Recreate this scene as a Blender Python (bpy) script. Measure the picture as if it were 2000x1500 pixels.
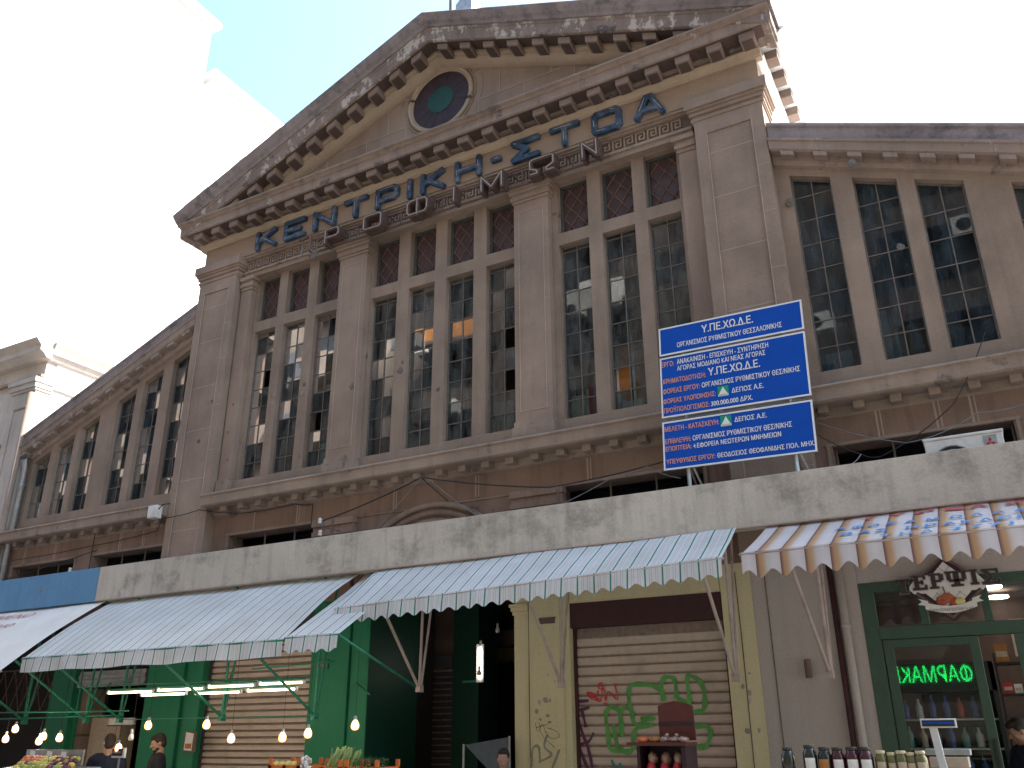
import bpy, bmesh, math, random
from mathutils import Vector, Matrix
random.seed(7)
R = math.radians
SC = bpy.context.scene
COL = SC.collection
for o in list(bpy.data.objects): bpy.data.objects.remove(o)

# ------------------------------------------------------------------ camera
cam_d = bpy.data.cameras.new("camera"); cam = bpy.data.objects.new("camera", cam_d); COL.objects.link(cam)
YAW, PITCH, ROLL = R(28.6116), R(22.0386), R(-0.4093)
f = Vector((-math.sin(YAW)*math.cos(PITCH), math.cos(YAW)*math.cos(PITCH), math.sin(PITCH)))
r = Vector((math.cos(YAW), math.sin(YAW), 0)); u = r.cross(f)
r2 = r*math.cos(ROLL)+u*math.sin(ROLL); u2 = -r*math.sin(ROLL)+u*math.cos(ROLL)
M = Matrix((r2, u2, -f)).transposed().to_4x4(); M.translation = (0, 0, 1.6)
cam.matrix_world = M
cam_d.sensor_width = 36; cam_d.lens = 1685.52/2000*36
cam_d.clip_start = 0.05; cam_d.clip_end = 3000
SC.camera = cam
# ------------------------------------------------------------------ sky + sun
EL, AZ = R(46), R(48)              # elevation, angle from +Y towards +X
W = bpy.data.worlds.new("World"); SC.world = W; W.use_nodes = True
nt = W.node_tree; bg = nt.nodes["Background"]
sky = nt.nodes.new("ShaderNodeTexSky"); sky.sky_type = 'NISHITA'; sky.sun_disc = False
sky.sun_elevation = EL; sky.sun_rotation = AZ; sky.air_density = 1.0; sky.dust_density = 2.5; sky.ozone_density = 0.25
wb = nt.nodes.new('ShaderNodeMix'); wb.data_type = 'RGBA'; wb.blend_type = 'MULTIPLY'; wb.inputs[0].default_value = 1; wb.inputs[7].default_value = (1.0, 1.10, 1.06, 1)
nt.links.new(sky.outputs[0], wb.inputs[6]); nt.links.new(wb.outputs[2], bg.inputs[0]); bg.inputs[1].default_value = 0.15
sd = bpy.data.lights.new("sun", 'SUN'); sd.energy = 4.5; sd.angle = R(0.5); sd.color = (1, .95, .87)
so = bpy.data.objects.new("sun", sd); COL.objects.link(so)
sv = Vector((math.sin(AZ)*math.cos(EL), math.cos(AZ)*math.cos(EL), math.sin(EL)))
so.rotation_euler = sv.to_track_quat('Z', 'Y').to_euler()
SC.view_settings.view_transform = 'Standard'; SC.view_settings.look = 'None'
SC.view_settings.exposure = 1.88; SC.view_settings.gamma = 1
SC.render.engine = 'CYCLES'; SC.cycles.max_bounces = 8; SC.cycles.transparent_max_bounces = 12
SC.render.resolution_x = 1024; SC.render.resolution_y = 768

# ------------------------------------------------------------------ materials
def newmat(name):
    m = bpy.data.materials.new(name); m.use_nodes = True
    return m, m.node_tree, m.node_tree.nodes["Principled BSDF"]
def N(nt, t, **kw):
    n = nt.nodes.new(t)
    for k, v in kw.items(): setattr(n, k, v)
    return n
def ramp(nt, src, p0, p1, c0=(0,0,0,1), c1=(1,1,1,1)):
    n = N(nt, "ShaderNodeValToRGB"); e = n.color_ramp.elements
    e[0].position = p0; e[1].position = p1; e[0].color = c0; e[1].color = c1
    nt.links.new(src, n.inputs[0]); return n
def noise(nt, co, scale, detail=4, rough=.6, sc=None):
    n = N(nt, "ShaderNodeTexNoise"); n.inputs["Scale"].default_value = scale
    n.inputs["Detail"].default_value = detail; n.inputs["Roughness"].default_value = rough
    if sc:
        mp = N(nt, "ShaderNodeMapping"); mp.inputs["Scale"].default_value = sc
        nt.links.new(co, mp.inputs[0]); co = mp.outputs[0]
    nt.links.new(co, n.inputs["Vector"]); return n.outputs["Fac"]
def mix(nt, fac, a, b, mode='MIX'):
    n = N(nt, "ShaderNodeMix", data_type='RGBA', blend_type=mode)
    if isinstance(fac, float): n.inputs[0].default_value = fac
    else: nt.links.new(fac, n.inputs[0])
    for i, v in ((6, a), (7, b)):
        if isinstance(v, tuple): n.inputs[i].default_value = (*v[:3], 1)
        else: nt.links.new(v, n.inputs[i])
    return n.outputs[2]
def mul(c, k): return tuple(min(1, x*k) for x in c[:3])
def math_(nt, op, a, b=None):
    n = N(nt, "ShaderNodeMath", operation=op)
    for i, v in enumerate((a, b)):
        if v is None: continue
        if isinstance(v, (int, float)): n.inputs[i].default_value = v
        else: nt.links.new(v, n.inputs[i])
    return n.outputs[0]
def stone(name, c, dark=.55, light=1.35, streak=.35, stain=None, stain_p=(.56, .62), stain_scale=2.2,
          lime=None, lime_p=(.60, .66), bump=.35, rough=.92, scale=.9, grain=.12):
    if name.startswith(('stone', 'peeling', 'tan', 'ochre', 'mortar', 'weathered')): c = (c[0]*1.045, c[1]*.985, c[2]*.985)
    m, nt, b = newmat(name); co = N(nt, "ShaderNodeTexCoord").outputs["Object"]; L = nt.links.new
    n1 = ramp(nt, noise(nt, co, scale, 7, .62), .32, .70)
    col = mix(nt, n1.outputs[0], mul(c, dark), mul(c, light))
    col = mix(nt, .55, c, col)
    st = ramp(nt, noise(nt, co, 1.0, 6, .65, (5.5, 5.5, .55)), .48, .72)
    sm = math_(nt, 'MULTIPLY', st.outputs[0], streak)
    col = mix(nt, sm, col, mul(c, .45))
    if lime:
        lm = ramp(nt, noise(nt, co, 3.2, 8, .72, (1, 1, .6)), *lime_p)
        col = mix(nt, math_(nt, 'MULTIPLY', lm.outputs[0], .8), col, lime)
    if stain:
        sn = ramp(nt, noise(nt, co, stain_scale, 8, .7, (1, 1, 1.3)), *stain_p)
        col = mix(nt, math_(nt, 'MULTIPLY', sn.outputs[0], .85), col, stain)
    g = noise(nt, co, 42, 5, .75)
    gm = ramp(nt, g, .25, .75, (1-grain, 1-grain, 1-grain, 1), (1+grain, 1+grain, 1+grain, 1))
    col = mix(nt, 1.0, col, gm.outputs[0], 'MULTIPLY')
    L(col, b.inputs["Base Color"]); b.inputs["Roughness"].default_value = rough
    b.inputs["Specular IOR Level"].default_value = .25
    bp = N(nt, "ShaderNodeBump"); bp.inputs["Strength"].default_value = bump; bp.inputs["Distance"].default_value = .012
    h = math_(nt, 'ADD', g, math_(nt, 'MULTIPLY', noise(nt, co, 7, 6, .7), 1.6))
    L(h, bp.inputs["Height"]); L(bp.outputs[0], b.inputs["Normal"])
    return m
def plain(name, c, rough=.6, metal=0, var=.15, sc=14, spec=.4, bump=0, emis=None, es=1, dirt=None):
    m, nt, b = newmat(name); co = N(nt, "ShaderNodeTexCoord").outputs["Object"]; L = nt.links.new
    n1 = ramp(nt, noise(nt, co, sc, 5, .65), .3, .7)
    col = mix(nt, n1.outputs[0], mul(c, 1-var), mul(c, 1+var))
    if dirt:
        d = ramp(nt, noise(nt, co, 3.5, 7, .7), .5, .68)
        col = mix(nt, math_(nt, 'MULTIPLY', d.outputs[0], .7), col, dirt)
    L(col, b.inputs["Base Color"])
    b.inputs["Roughness"].default_value = rough; b.inputs["Metallic"].default_value = metal
    b.inputs["Specular IOR Level"].default_value = spec
    if bump:
        bp = N(nt, "ShaderNodeBump"); bp.inputs["Strength"].default_value = bump; bp.inputs["Distance"].default_value = .01
        L(noise(nt, co, 30, 5, .7), bp.inputs["Height"]); L(bp.outputs[0], b.inputs["Normal"])
    if emis:
        b.inputs["Emission Color"].default_value = (*emis, 1); b.inputs["Emission Strength"].default_value = es
    return m
def glass(name, tint=(.5, .58, .58), refl=.10, dust=(.16, .17, .16), dustamt=.35, rough=.02):
    m = bpy.data.materials.new(name); m.use_nodes = True; nt = m.node_tree; nt.nodes.clear(); L = nt.links.new
    out = N(nt, "ShaderNodeOutputMaterial"); co = N(nt, "ShaderNodeTexCoord").outputs["Object"]
    tr = N(nt, "ShaderNodeBsdfTransparent"); tr.inputs[0].default_value = (*tint, 1)
    gl = N(nt, "ShaderNodeBsdfGlossy"); gl.inputs["Roughness"].default_value = rough; gl.inputs[0].default_value = (1, 1, 1, 1)
    df = N(nt, "ShaderNodeBsdfDiffuse"); df.inputs[0].default_value = (*dust, 1)
    lw = N(nt, "ShaderNodeFresnel"); lw.inputs[0].default_value = 1.45
    fac = math_(nt, 'MULTIPLY', lw.outputs[0], refl)
    dn = ramp(nt, noise(nt, co, 2.3, 7, .7, (3, 3, .8)), .35, .75)
    df_f = math_(nt, 'MULTIPLY', dn.outputs[0], dustamt)
    m1 = N(nt, "ShaderNodeMixShader"); L(df_f, m1.inputs[0]); L(tr.outputs[0], m1.inputs[1]); L(df.outputs[0], m1.inputs[2])
    m2 = N(nt, "ShaderNodeMixShader"); L(fac, m2.inputs[0]); L(m1.outputs[0], m2.inputs[1]); L(gl.outputs[0], m2.inputs[2])
    L(m2.outputs[0], out.inputs[0]); return m
def striped(name, pitch, kind):
    """woven awning cloth: stripes run up the slope, so they depend on X only"""
    m, nt, b = newmat(name); L = nt.links.new; co = N(nt, "ShaderNodeTexCoord").outputs["Object"]
    sx = N(nt, "ShaderNodeSeparateXYZ"); L(co, sx.inputs[0])
    fr = math_(nt, 'FRACT', math_(nt, 'ADD', math_(nt, 'DIVIDE', sx.outputs[0], pitch), 500.0))
    cr = N(nt, "ShaderNodeValToRGB"); L(fr, cr.inputs[0]); cr.color_ramp.interpolation = 'CONSTANT' if kind == 'green' else 'LINEAR'
    e = cr.color_ramp.elements
    if kind == 'green':
        Wh = (.78, .78, .80, 1); G = (.02, .25, .17, 1); gy = (.44, .43, .45, 1)
        st = [(0, Wh), (.10, gy), (.125, Wh), (.22, gy), (.24, Wh), (.455, G), (.545, Wh), (.74, gy), (.76, Wh), (.86, gy), (.885, Wh)]
    else:
        st = [(0, (.16, .09, .09, 1)), (.05, (.26, .14, .11, 1)), (.14, (.50, .29, .15, 1)), (.28, (.55, .36, .22, 1)),
              (.46, (.66, .60, .60, 1)), (.70, (.70, .66, .69, 1)), (.98, (.66, .60, .62, 1)), (1.0, (.16, .09, .09, 1))]
    while len(e) < len(st): e.new(.5)
    for i, (p, c) in enumerate(st): e[i].position = p; e[i].color = c
    d = ramp(nt, noise(nt, co, 1.6, 6, .65), .35, .75, (1, 1, 1, 1), (.80, .78, .76, 1))
    col = mix(nt, 1.0, cr.outputs[0], d.outputs[0], 'MULTIPLY')
    L(col, b.inputs["Base Color"]); b.inputs["Roughness"].default_value = .75
    tl = N(nt, "ShaderNodeBsdfTranslucent"); L(col, tl.inputs[0])
    ms = N(nt, "ShaderNodeMixShader"); ms.inputs[0].default_value = .22
    out = nt.nodes["Material Output"]; L(b.outputs[0], ms.inputs[1]); L(tl.outputs[0], ms.inputs[2]); L(ms.outputs[0], out.inputs[0])
    bp = N(nt, "ShaderNodeBump"); bp.inputs["Strength"].default_value = .25; bp.inputs["Distance"].default_value = .02
    L(noise(nt, co, 5, 3, .5), bp.inputs["Height"]); L(bp.outputs[0], b.inputs["Normal"])
    return m

STW = (.300, .238, .187)
MT = dict(
 wall=stone("stone_wall", STW, streak=.35, stain=(.10, .08, .07), stain_p=(.66, .74)),
 pil=stone("stone_pilaster", (.315, .246, .195), streak=.25),
 joint=stone("mortar_joint", (.40, .335, .285), streak=.1, dark=.7),
 trim=stone("stone_trim", (.33, .265, .215), streak=.45, stain=(.11, .09, .08), stain_p=(.58, .68)),
 cor=stone("stone_cornice", (.315, .255, .215), streak=.5, stain=(.09, .08, .08), stain_p=(.56, .66), lime=(.52, .47, .42), lime_p=(.62, .67)),
 sima=stone("weathered_coping", (.30, .27, .275), streak=.6, stain=(.13, .12, .13), stain_p=(.50, .66), stain_scale=3.0),
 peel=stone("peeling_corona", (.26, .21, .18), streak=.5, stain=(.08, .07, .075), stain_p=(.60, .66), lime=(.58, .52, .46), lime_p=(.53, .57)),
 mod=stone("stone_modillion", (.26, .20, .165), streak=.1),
 frieze=stone("tan_frieze", (.335, .262, .195), streak=.12, dark=.8, light=1.1),
 bed=stone("ochre_moulding", (.385, .315, .235), streak=.2, dark=.8),
 low=stone("stone_lower", (.27, .195, .155), streak=.5, stain=(.09, .07, .06), stain_p=(.60, .72)),
 conc=stone("concrete_fascia", (.55, .49, .425), streak=.55, stain=(.17, .15, .125), stain_p=(.50, .72), stain_scale=1.7, dark=.75, light=1.15),
 blue=stone("blue_painted_fascia", (.13, .28, .46), streak=.3, stain=(.20, .19, .20), stain_p=(.62, .68), dark=.85, light=1.15),
 yel=stone("cream_yellow_paint", (.66, .585, .37), streak=.18, stain=(.20, .17, .12), stain_p=(.69, .71), stain_scale=5, dark=.85, light=1.08, bump=.25, rough=.7),
 grey=stone("warm_grey_paint", (.47, .415, .39), streak=.15, dark=.88, light=1.06, bump=.2, rough=.75),
 green=stone("green_paint", (.022, .20, .10), streak=.25, dark=.75, light=1.15, bump=.2, rough=.55),
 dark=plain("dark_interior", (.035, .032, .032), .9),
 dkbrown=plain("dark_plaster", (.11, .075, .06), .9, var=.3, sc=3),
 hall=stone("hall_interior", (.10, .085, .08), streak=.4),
 frame=plain("old_steel_bar", (.16, .135, .12), .7, var=.3),
 lattice=plain("rusty_lattice", (.21, .115, .095), .75, var=.3),
 purple=plain("purple_brown_panel", (.075, .048, .050), .55, var=.35, sc=6),
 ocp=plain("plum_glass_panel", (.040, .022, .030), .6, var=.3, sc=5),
 ocg=plain("green_glass_disc", (.010, .060, .050), .6, var=.2, sc=5),
 glassA=glass("dusty_glass", (.50, .60, .58), .9, (.105, .120, .125), .95),
 glassW=glass("clearer_wing_glass", (.34, .44, .50), .8, (.052, .078, .098), .9),
 glassS=glass("shop_glass", (.8, .88, .85), 1.2, (.1, .1, .1), .06),
 white=plain("white_enamel", (.74, .72, .69), .45, dirt=(.42, .38, .34)),
 black=plain("black_plastic", (.02, .02, .022), .4),
 red=plain("red_enamel", (.45, .03, .04), .4),
 sgblue=plain("sign_blue", (.005, .075, .44), .55, var=.08, sc=3, spec=.15),
 sgwhite=plain("sign_white", (.78, .78, .80), .6, var=.03, spec=.2),
 sgor=plain("sign_orange", (.80, .36, .20), .6, var=.05, spec=.2),
 sggreen=plain("sign_green", (.02, .30, .17), .6, var=.05, spec=.2),
 galv=plain("galvanised_steel", (.38, .39, .40), .5, .5, var=.25, dirt=(.25, .18, .14)),
 lblue=plain("faded_blue_letter", (.030, .058, .105), .6, var=.7, sc=13, dirt=(.22, .23, .25)),
 lbrown=plain("rusty_brown_letter", (.155, .10, .082), .7, var=.3, dirt=(.07, .045, .04)),
 tubew=plain("old_neon_tube", (.42, .42, .42), .5), tubeb=plain("pinkish_old_tube", (.42, .34, .29), .5),
 gtube=plain("green_steel_tube", (.018, .17, .10), .5, var=.25),
 wtube=plain("dirty_white_tube", (.42, .34, .31), .55, dirt=(.16, .09, .06)),
 cable=plain("black_cable", (.02, .02, .022), .7),
 gcable=plain("grey_cable", (.18, .18, .19), .7),
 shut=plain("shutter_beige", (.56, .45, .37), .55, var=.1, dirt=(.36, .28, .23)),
 shutg=plain("shutter_groove_shade_dirt", (.26, .19, .16), .6, var=.25), shutd=plain("shutter_dark", (.06, .055, .06), .6, var=.2),
 maroon=plain("maroon_box", (.060, .020, .022), .7, var=.12, dirt=(.05, .03, .03)),
 shopg=plain("shop_green_frame", (.045, .088, .062), .45, var=.12),
 shell=None, bulb=plain("lit_bulb", (1, .8, .5), .4, emis=(1, .62, .28), es=9),
 bulbcore=plain("bulb_glass", (1, .9, .8), .3, emis=(1, .84, .62), es=22),
 tube=plain("lit_tube", (1, .95, .8), .4, emis=(1, .74, .52), es=3.4),
 lamp=plain("lit_ceiling_lamp", (1, 1, 1), .4, emis=(1, .88, .80), es=3.2),
 neon=plain("green_neon", (.02, .5, .1), .4, emis=(.01, 1, .16), es=5.5),
 green_a=striped("green_striped_cloth", .183, 'green'),
 brown_a=striped("brown_striped_cloth", .212, 'brown'),
 white_a=plain("white_cloth", (.76, .71, .66), .8, var=.08, sc=2),
 redprint=plain("red_print", (.46, .10, .11), .8), blueprint=plain("blue_print", (.09, .25, .54), .8),
 spg=plain("spray_green", (.10, .32, .075), .6, var=.3, sc=7), spp=plain("spray_purple", (.12, .03, .08), .6, var=.2),
 spr=plain("spray_red", (.55, .04, .05), .6), spt=plain("spray_teal", (.02, .22, .24), .6), spgr=plain("spray_grey", (.28, .27, .22), .7),
 rack=plain("dark_red_wood", (.105, .022, .020), .45, var=.2), rackd=plain("deep_maroon", (.035, .012, .02), .5),
 cream=plain("cream_panel", (.50, .40, .30), .6), orangep=plain("orange_plastic", (.65, .16, .04), .45),
 cardb=plain("orange_cardboard", (.42, .17, .05), .8, var=.2), skin=plain("skin", (.40, .22, .15), .5, var=.06),
 hair=plain("dark_hair", (.030, .020, .014), .7, var=.3, sc=60, bump=.6), cloth_b=plain("black_cotton", (.012, .012, .018), .85),
 cloth_n=plain("navy_cotton", (.012, .016, .035), .85), denim=plain("denim", (.04, .06, .11), .85),
 tarp=plain("grey_blue_canvas", (.09, .11, .14), .75), wplaster_and_sun=stone("white_render", (.84, .83, .82), streak=.1, dark=.9, light=1.05, bump=.05),  # white render; on stone faces it stands in for full sun
 opp=stone("opposite_render", (.115, .092, .08), streak=.2), coffer=stone("shaded_reddish_coffer", (.110, .075, .064), streak=.1, bump=.2), fretbg=stone("shaded_meander_ground", (.185, .140, .110), streak=.1), pep=plain("pepper_red", (.36, .07, .04), .5), pep2=plain("pepper_orange_red", (.42, .12, .06), .5), lettd=plain("dark_brown_letter", (.045, .030, .024), .5), oppw=plain("dark_window", (.045, .045, .050), .5), acw=plain("bright_white_enamel", (.80, .79, .76), .4), lbr2=plain("dark_rust_letter", (.100, .062, .052), .7, var=.3), lfr=plain("dark_casement", (.075, .075, .07), .7, var=.25),
 asphalt=stone("street_paving", (.16, .152, .145), streak=0),
 nbr=stone("pale_neighbour_stone", (.58, .52, .47), streak=.3), green_shade=plain("shaded_green_paint", (.008, .055, .038), .5),
 roof=plain("roof_sheet", (.30, .29, .29), .7),
)

def shellmat():  # orange halo around a lit bulb, built as a glowing transparent shell
    m = bpy.data.materials.new("bulb_halo_shell"); m.use_nodes = True; nt = m.node_tree; nt.nodes.clear()
    out = N(nt, "ShaderNodeOutputMaterial"); tr = N(nt, "ShaderNodeBsdfTransparent"); em = N(nt, "ShaderNodeEmission")
    em.inputs[0].default_value = (1, .36, .07, 1); em.inputs[1].default_value = .45
    ad = N(nt, "ShaderNodeAddShader"); nt.links.new(tr.outputs[0], ad.inputs[0]); nt.links.new(em.outputs[0], ad.inputs[1]); nt.links.new(ad.outputs[0], out.inputs[0]); return m
MT['shell'] = shellmat()
# ------------------------------------------------------------------ builders
class MB:
    def __init__(s): s.v = []; s.f = []; s.mi = []; s.mats = []
    def m(s, mat):
        mat = MT[mat] if isinstance(mat, str) else mat
        if mat not in s.mats: s.mats.append(mat)
        return s.mats.index(mat)
    def face(s, pts, mat):
        i = len(s.v); s.v += [tuple(p) for p in pts]; s.f.append(tuple(range(i, i+len(pts)))); s.mi.append(s.m(mat))
    def poly(s, verts, faces, mat):
        i = len(s.v); s.v += [tuple(p) for p in verts]; k = s.m(mat)
        for f_ in faces: s.f.append(tuple(i+j for j in f_)); s.mi.append(k)
    def box(s, x0, x1, y0, y1, z0, z1, mat, mtx=None):
        v = [(x, y, z) for z in (z0, z1) for y in (y0, y1) for x in (x0, x1)]
        if mtx: v = [mtx @ Vector(p) for p in v]
        s.poly(v, [(0,2,3,1), (4,5,7,6), (0,1,5,4), (2,6,7,3), (0,4,6,2), (1,3,7,5)], mat)
        return s
    def prism(s, pts, ax, a, b, mat):
        """pts 2-D outline; ax='x': (y,z) outline along x, 'y': (x,z) outline along y, 'z': (x,y) outline along z"""
        n = len(pts)
        def mk(p, t): return {'x': (t, p[0], p[1]), 'y': (p[0], t, p[1]), 'z': (p[0], p[1], t)}[ax]
        v = [mk(p, a) for p in pts]+[mk(p, b) for p in pts]
        s.poly(v, [tuple(range(n))[::-1], tuple(range(n, 2*n))]+[(i, (i+1) % n, n+(i+1) % n, n+i) for i in range(n)], mat)
        return s
    def sweep(s, prof, path, mat):
        """prof: (y, dz) closed; path: (x, z)"""
        n = len(prof); v = [(x, y, z+dz) for x, z in path for y, dz in prof]; fs = []
        for k in range(len(path)-1):
            for i in range(n): j = (i+1) % n; fs.append((k*n+i, k*n+j, (k+1)*n+j, (k+1)*n+i))
        fs += [tuple(range(n))[::-1], tuple((len(path)-1)*n+i for i in range(n))]
        s.poly(v, fs, mat); return s
    def tube(s, pts, rad, mat, seg=8, closed=False):
        pts = [Vector(p) for p in pts]; n = len(pts); rings = []
        for i, p in enumerate(pts):
            if closed: d = pts[(i+1) % n]-pts[i-1]
            else: d = pts[min(i+1, n-1)]-pts[max(i-1, 0)]
            if d.length < 1e-9: d = Vector((0, 0, 1))
            d.normalize(); a = d.cross(Vector((0, 0, 1)) if abs(d.z) < .95 else Vector((1, 0, 0))).normalized(); b = d.cross(a)
            rr = rad[i] if isinstance(rad, (list, tuple)) else rad
            rings.append([p+(a*math.cos(t)+b*math.sin(t))*rr for t in [2*math.pi*k/seg for k in range(seg)]])
        v = [q for g in rings for q in g]; fs = []
        for i in range(n if closed else n-1):
            j = (i+1) % n
            for k in range(seg): l = (k+1) % seg; fs.append((i*seg+k, j*seg+k, j*seg+l, i*seg+l))
        if not closed: fs += [tuple(range(seg)), tuple((n-1)*seg+k for k in range(seg))[::-1]]
        s.poly(v, fs, mat); return s
    def lathe(s, c, prof, mat, seg=14):
        """prof: (r, z)"""
        v = [(c[0]+r_*math.cos(t), c[1]+r_*math.sin(t), c[2]+z) for r_, z in prof for t in [2*math.pi*k/seg for k in range(seg)]]
        fs = [(i*seg+k, i*seg+(k+1) % seg, (i+1)*seg+(k+1) % seg, (i+1)*seg+k) for i in range(len(prof)-1) for k in range(seg)]
        fs += [tuple(range(seg))[::-1], tuple((len(prof)-1)*seg+k for k in range(seg))]
        s.poly(v, fs, mat); return s
    def ball(s, c, r_, mat, seg=10, jit=0):
        rx = r_ if isinstance(r_, (tuple, list)) else (r_,)*3; v = []; rings = seg//2
        for i in range(rings+1):
            ph = math.pi*i/rings
            for k in range(seg):
                t = 2*math.pi*k/seg; j = 1+random.uniform(-jit, jit) if 0 < i < rings else 1
                v.append((c[0]+rx[0]*math.sin(ph)*math.cos(t)*j, c[1]+rx[1]*math.sin(ph)*math.sin(t)*j, c[2]+rx[2]*math.cos(ph)*j))
        fs = [(i*seg+k, (i+1)*seg+k, (i+1)*seg+(k+1) % seg, i*seg+(k+1) % seg) for i in range(rings) for k in range(seg)]
        s.poly(v, fs, mat); return s
    def build(s, name, parent=None, bevel=0, smooth=False, label=None, merge=True):
        me = bpy.data.meshes.new(name)
        off = Vector(parent_loc(parent)) if parent else Vector((0, 0, 0))
        me.from_pydata([Vector(p)-off for p in s.v], [], s.f)
        for m_ in s.mats: me.materials.append(m_)
        me.polygons.foreach_set("material_index", s.mi)
        bm = bmesh.new(); bm.from_mesh(me)
        if merge: bmesh.ops.remove_doubles(bm, verts=bm.verts, dist=1e-5)
        bmesh.ops.recalc_face_normals(bm, faces=bm.faces)
        bm.to_mesh(me); bm.free()
        if smooth:
            for p in me.polygons: p.use_smooth = True
        o = bpy.data.objects.new(name, me); COL.objects.link(o)
        if parent: o.parent = parent
        if bevel:
            b = o.modifiers.new("bevel", 'BEVEL'); b.width = bevel; b.segments = 2; b.limit_method = 'ANGLE'
        if label: o["label"] = label
        return o
def parent_loc(p):
    l = Vector((0, 0, 0))
    while p is not None: l += p.location; p = p.parent
    return l
def thing(name, label, cat, loc=(0, 0, 0), group=None, kind=None):
    o = bpy.data.objects.new(name, None); COL.objects.link(o); o.location = loc; o.empty_display_size = .2
    return tag(o, label, cat, group, kind)
def tag(o, label, cat, group=None, kind=None):
    o["label"] = label; o["category"] = cat
    if group: o["group"] = group
    if kind: o["kind"] = kind
    return o
def single(mb, name, label, cat, loc, **kw):
    """a thing that is one mesh with its origin at its base"""
    g = kw.pop('group', None); kd = kw.pop('kind', None)
    me_v = mb.v; mb.v = [tuple(Vector(p)-Vector(loc)) for p in me_v]
    o = mb.build(name, None, **kw); o.location = loc
    return tag(o, label, cat, g, kd)
def copy_tree(o, parent=None):
    c = o.copy(); COL.objects.link(c); c.parent = parent
    for ch in o.children: copy_tree(ch, c)
    return c
def text_verts(s_, bold=.02, shear=0):
    s_ = s_.replace('Κ', 'K')
    if 'Φ' in s_:                                           # the built-in glyph fills badly: a ring with a bar through it
        V, F = text_verts(s_.replace('Φ', 'O'), bold, shear); Vo, _ = text_verts('O', bold, shear)
        wo = max(v.x for v in Vo)-min(v.x for v in Vo); y0, y1 = min(v.y for v in Vo), max(v.y for v in Vo)
        for i, c in enumerate(s_):
            if c == 'Φ':
                Vp, _ = text_verts(s_[:i].replace('Φ', 'O')+'O', bold, shear); xm = max(v.x for v in Vp)-wo/2; n0 = len(V); b_ = .045+bold
                V += [Vector((xm-b_, y0-.02, .004)), Vector((xm+b_, y0-.02, .004)), Vector((xm+b_, y1+.02, .004)), Vector((xm-b_, y1+.02, .004))]; F.append((n0, n0+1, n0+2, n0+3))
        return V, F
    if bold > .001:                                         # faux bold: shifted copies keep the counters open
        V0, F0 = text_verts(s_, 0, shear); V, F = [], []
        for k, (dx, dy) in enumerate(((-1, -.5), (1, -.5), (-1, .5), (1, .5), (0, 0))):
            n0 = len(V); V += [v+Vector((dx*bold, dy*bold, .0006*k)) for v in V0]; F += [tuple(i+n0 for i in f_) for f_ in F0]
        return V, F
    cu = bpy.data.curves.new("t", 'FONT'); cu.body = s_; cu.size = 1; cu.offset = bold; cu.shear = shear
    cu.resolution_u = 4; cu.fill_mode = 'BOTH'
    ob = bpy.data.objects.new("t", cu); COL.objects.link(ob)
    dg = bpy.context.evaluated_depsgraph_get(); me = bpy.data.meshes.new_from_object(ob.evaluated_get(dg))
    V = [v.co.copy() for v in me.vertices]; F = [tuple(p.vertices) for p in me.polygons]
    bpy.data.objects.remove(ob); bpy.data.curves.remove(cu); bpy.data.meshes.remove(me)
    return V, F
def add_text(mb, s_, mat, org, ex, up, w, h, bold=.02, off=.004, shear=0, ref=None):
    """lettering fitted to width w and cap height h with its lower-left at org, laid on the plane ex/up"""
    V, F = text_verts(s_, bold, shear); xs = [v.x for v in V]
    x0, x1 = min(xs), max(xs)
    Vr, _ = text_verts('ΗΕ', bold, 0); y0, y1 = min(v.y for v in Vr), max(v.y for v in Vr)
    ex = Vector(ex); up = Vector(up); n = ex.cross(up); org = Vector(org)
    mb.poly([org+ex*((v.x-x0)/(x1-x0)*w)+up*((v.y-y0)/(y1-y0)*h)+n*(off+v.z*.5) for v in V], F, mat)

XC = -6.76
# ================================================================== SETTING
g = MB(); g.box(-400, 400, -400, 400, -.3, 0, 'asphalt')
o = single(g, 'ground', 'grey paved street running along the market hall', 'street', (0, 0, 0), kind='structure')

# ================================================================== MARKET HALL
H = thing('market_hall', 'old brown stone market hall with a pediment, tall windows and two lean-to wings', 'building', (XC, 10, 0))
# ---- window geometry (relative offsets from the axis)
CB = [(.11, .61), (.84, 1.36)]
SB = [(2.08, 2.57), (2.78, 3.28), (3.47, 3.96)]
WB = [(5.44, 5.92), (6.17, 6.66), (6.85, 7.35), (7.81, 8.30), (8.48, 8.98), (9.15, 9.64)]
cen = []
for a, b in CB+SB: cen += [(XC+a, XC+b), (XC-b, XC-a)]
cen.sort()
Z0, Z1, Z2, Z3 = 5.53, 8.28, 8.48, 9.36
def wall_grid(mb, x0, x1, z0, z1, y, d, ops, mat, rmat=None):
    xs = sorted({x0, x1, *[v for o_ in ops for v in o_[:2]]}); zs = sorted({z0, z1, *[v for o_ in ops for v in o_[2:4]]})
    def inop(x, z): return any(a < x < b and c < z < e for a, b, c, e in ops)
    for i in range(len(xs)-1):
        for j in range(len(zs)-1):
            if not inop((xs[i]+xs[i+1])/2, (zs[j]+zs[j+1])/2):
                mb.face([(xs[i], y, zs[j]), (xs[i+1], y, zs[j]), (xs[i+1], y, zs[j+1]), (xs[i], y, zs[j+1])], mat)
    for a, b, c, e in ops:
        for q in ([(a, y, c), (a, y+d, c), (a, y+d, e), (a, y, e)], [(b, y, c), (b, y, e), (b, y+d, e), (b, y+d, c)],
                  [(a, y, c), (b, y, c), (b, y+d, c), (a, y+d, c)], [(a, y, e), (a, y+d, e), (b, y+d, e), (b, y, e)]):
            mb.face(q, rmat or mat)
w = MB()
ops = [(a, b, Z0, Z1) for a, b in cen]+[(a, b, Z2, Z3-.002) for a, b in cen]
wall_grid(w, -11.3, -2.22, 5.0, 9.5, 10.05, .24, ops, 'wall')
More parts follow.
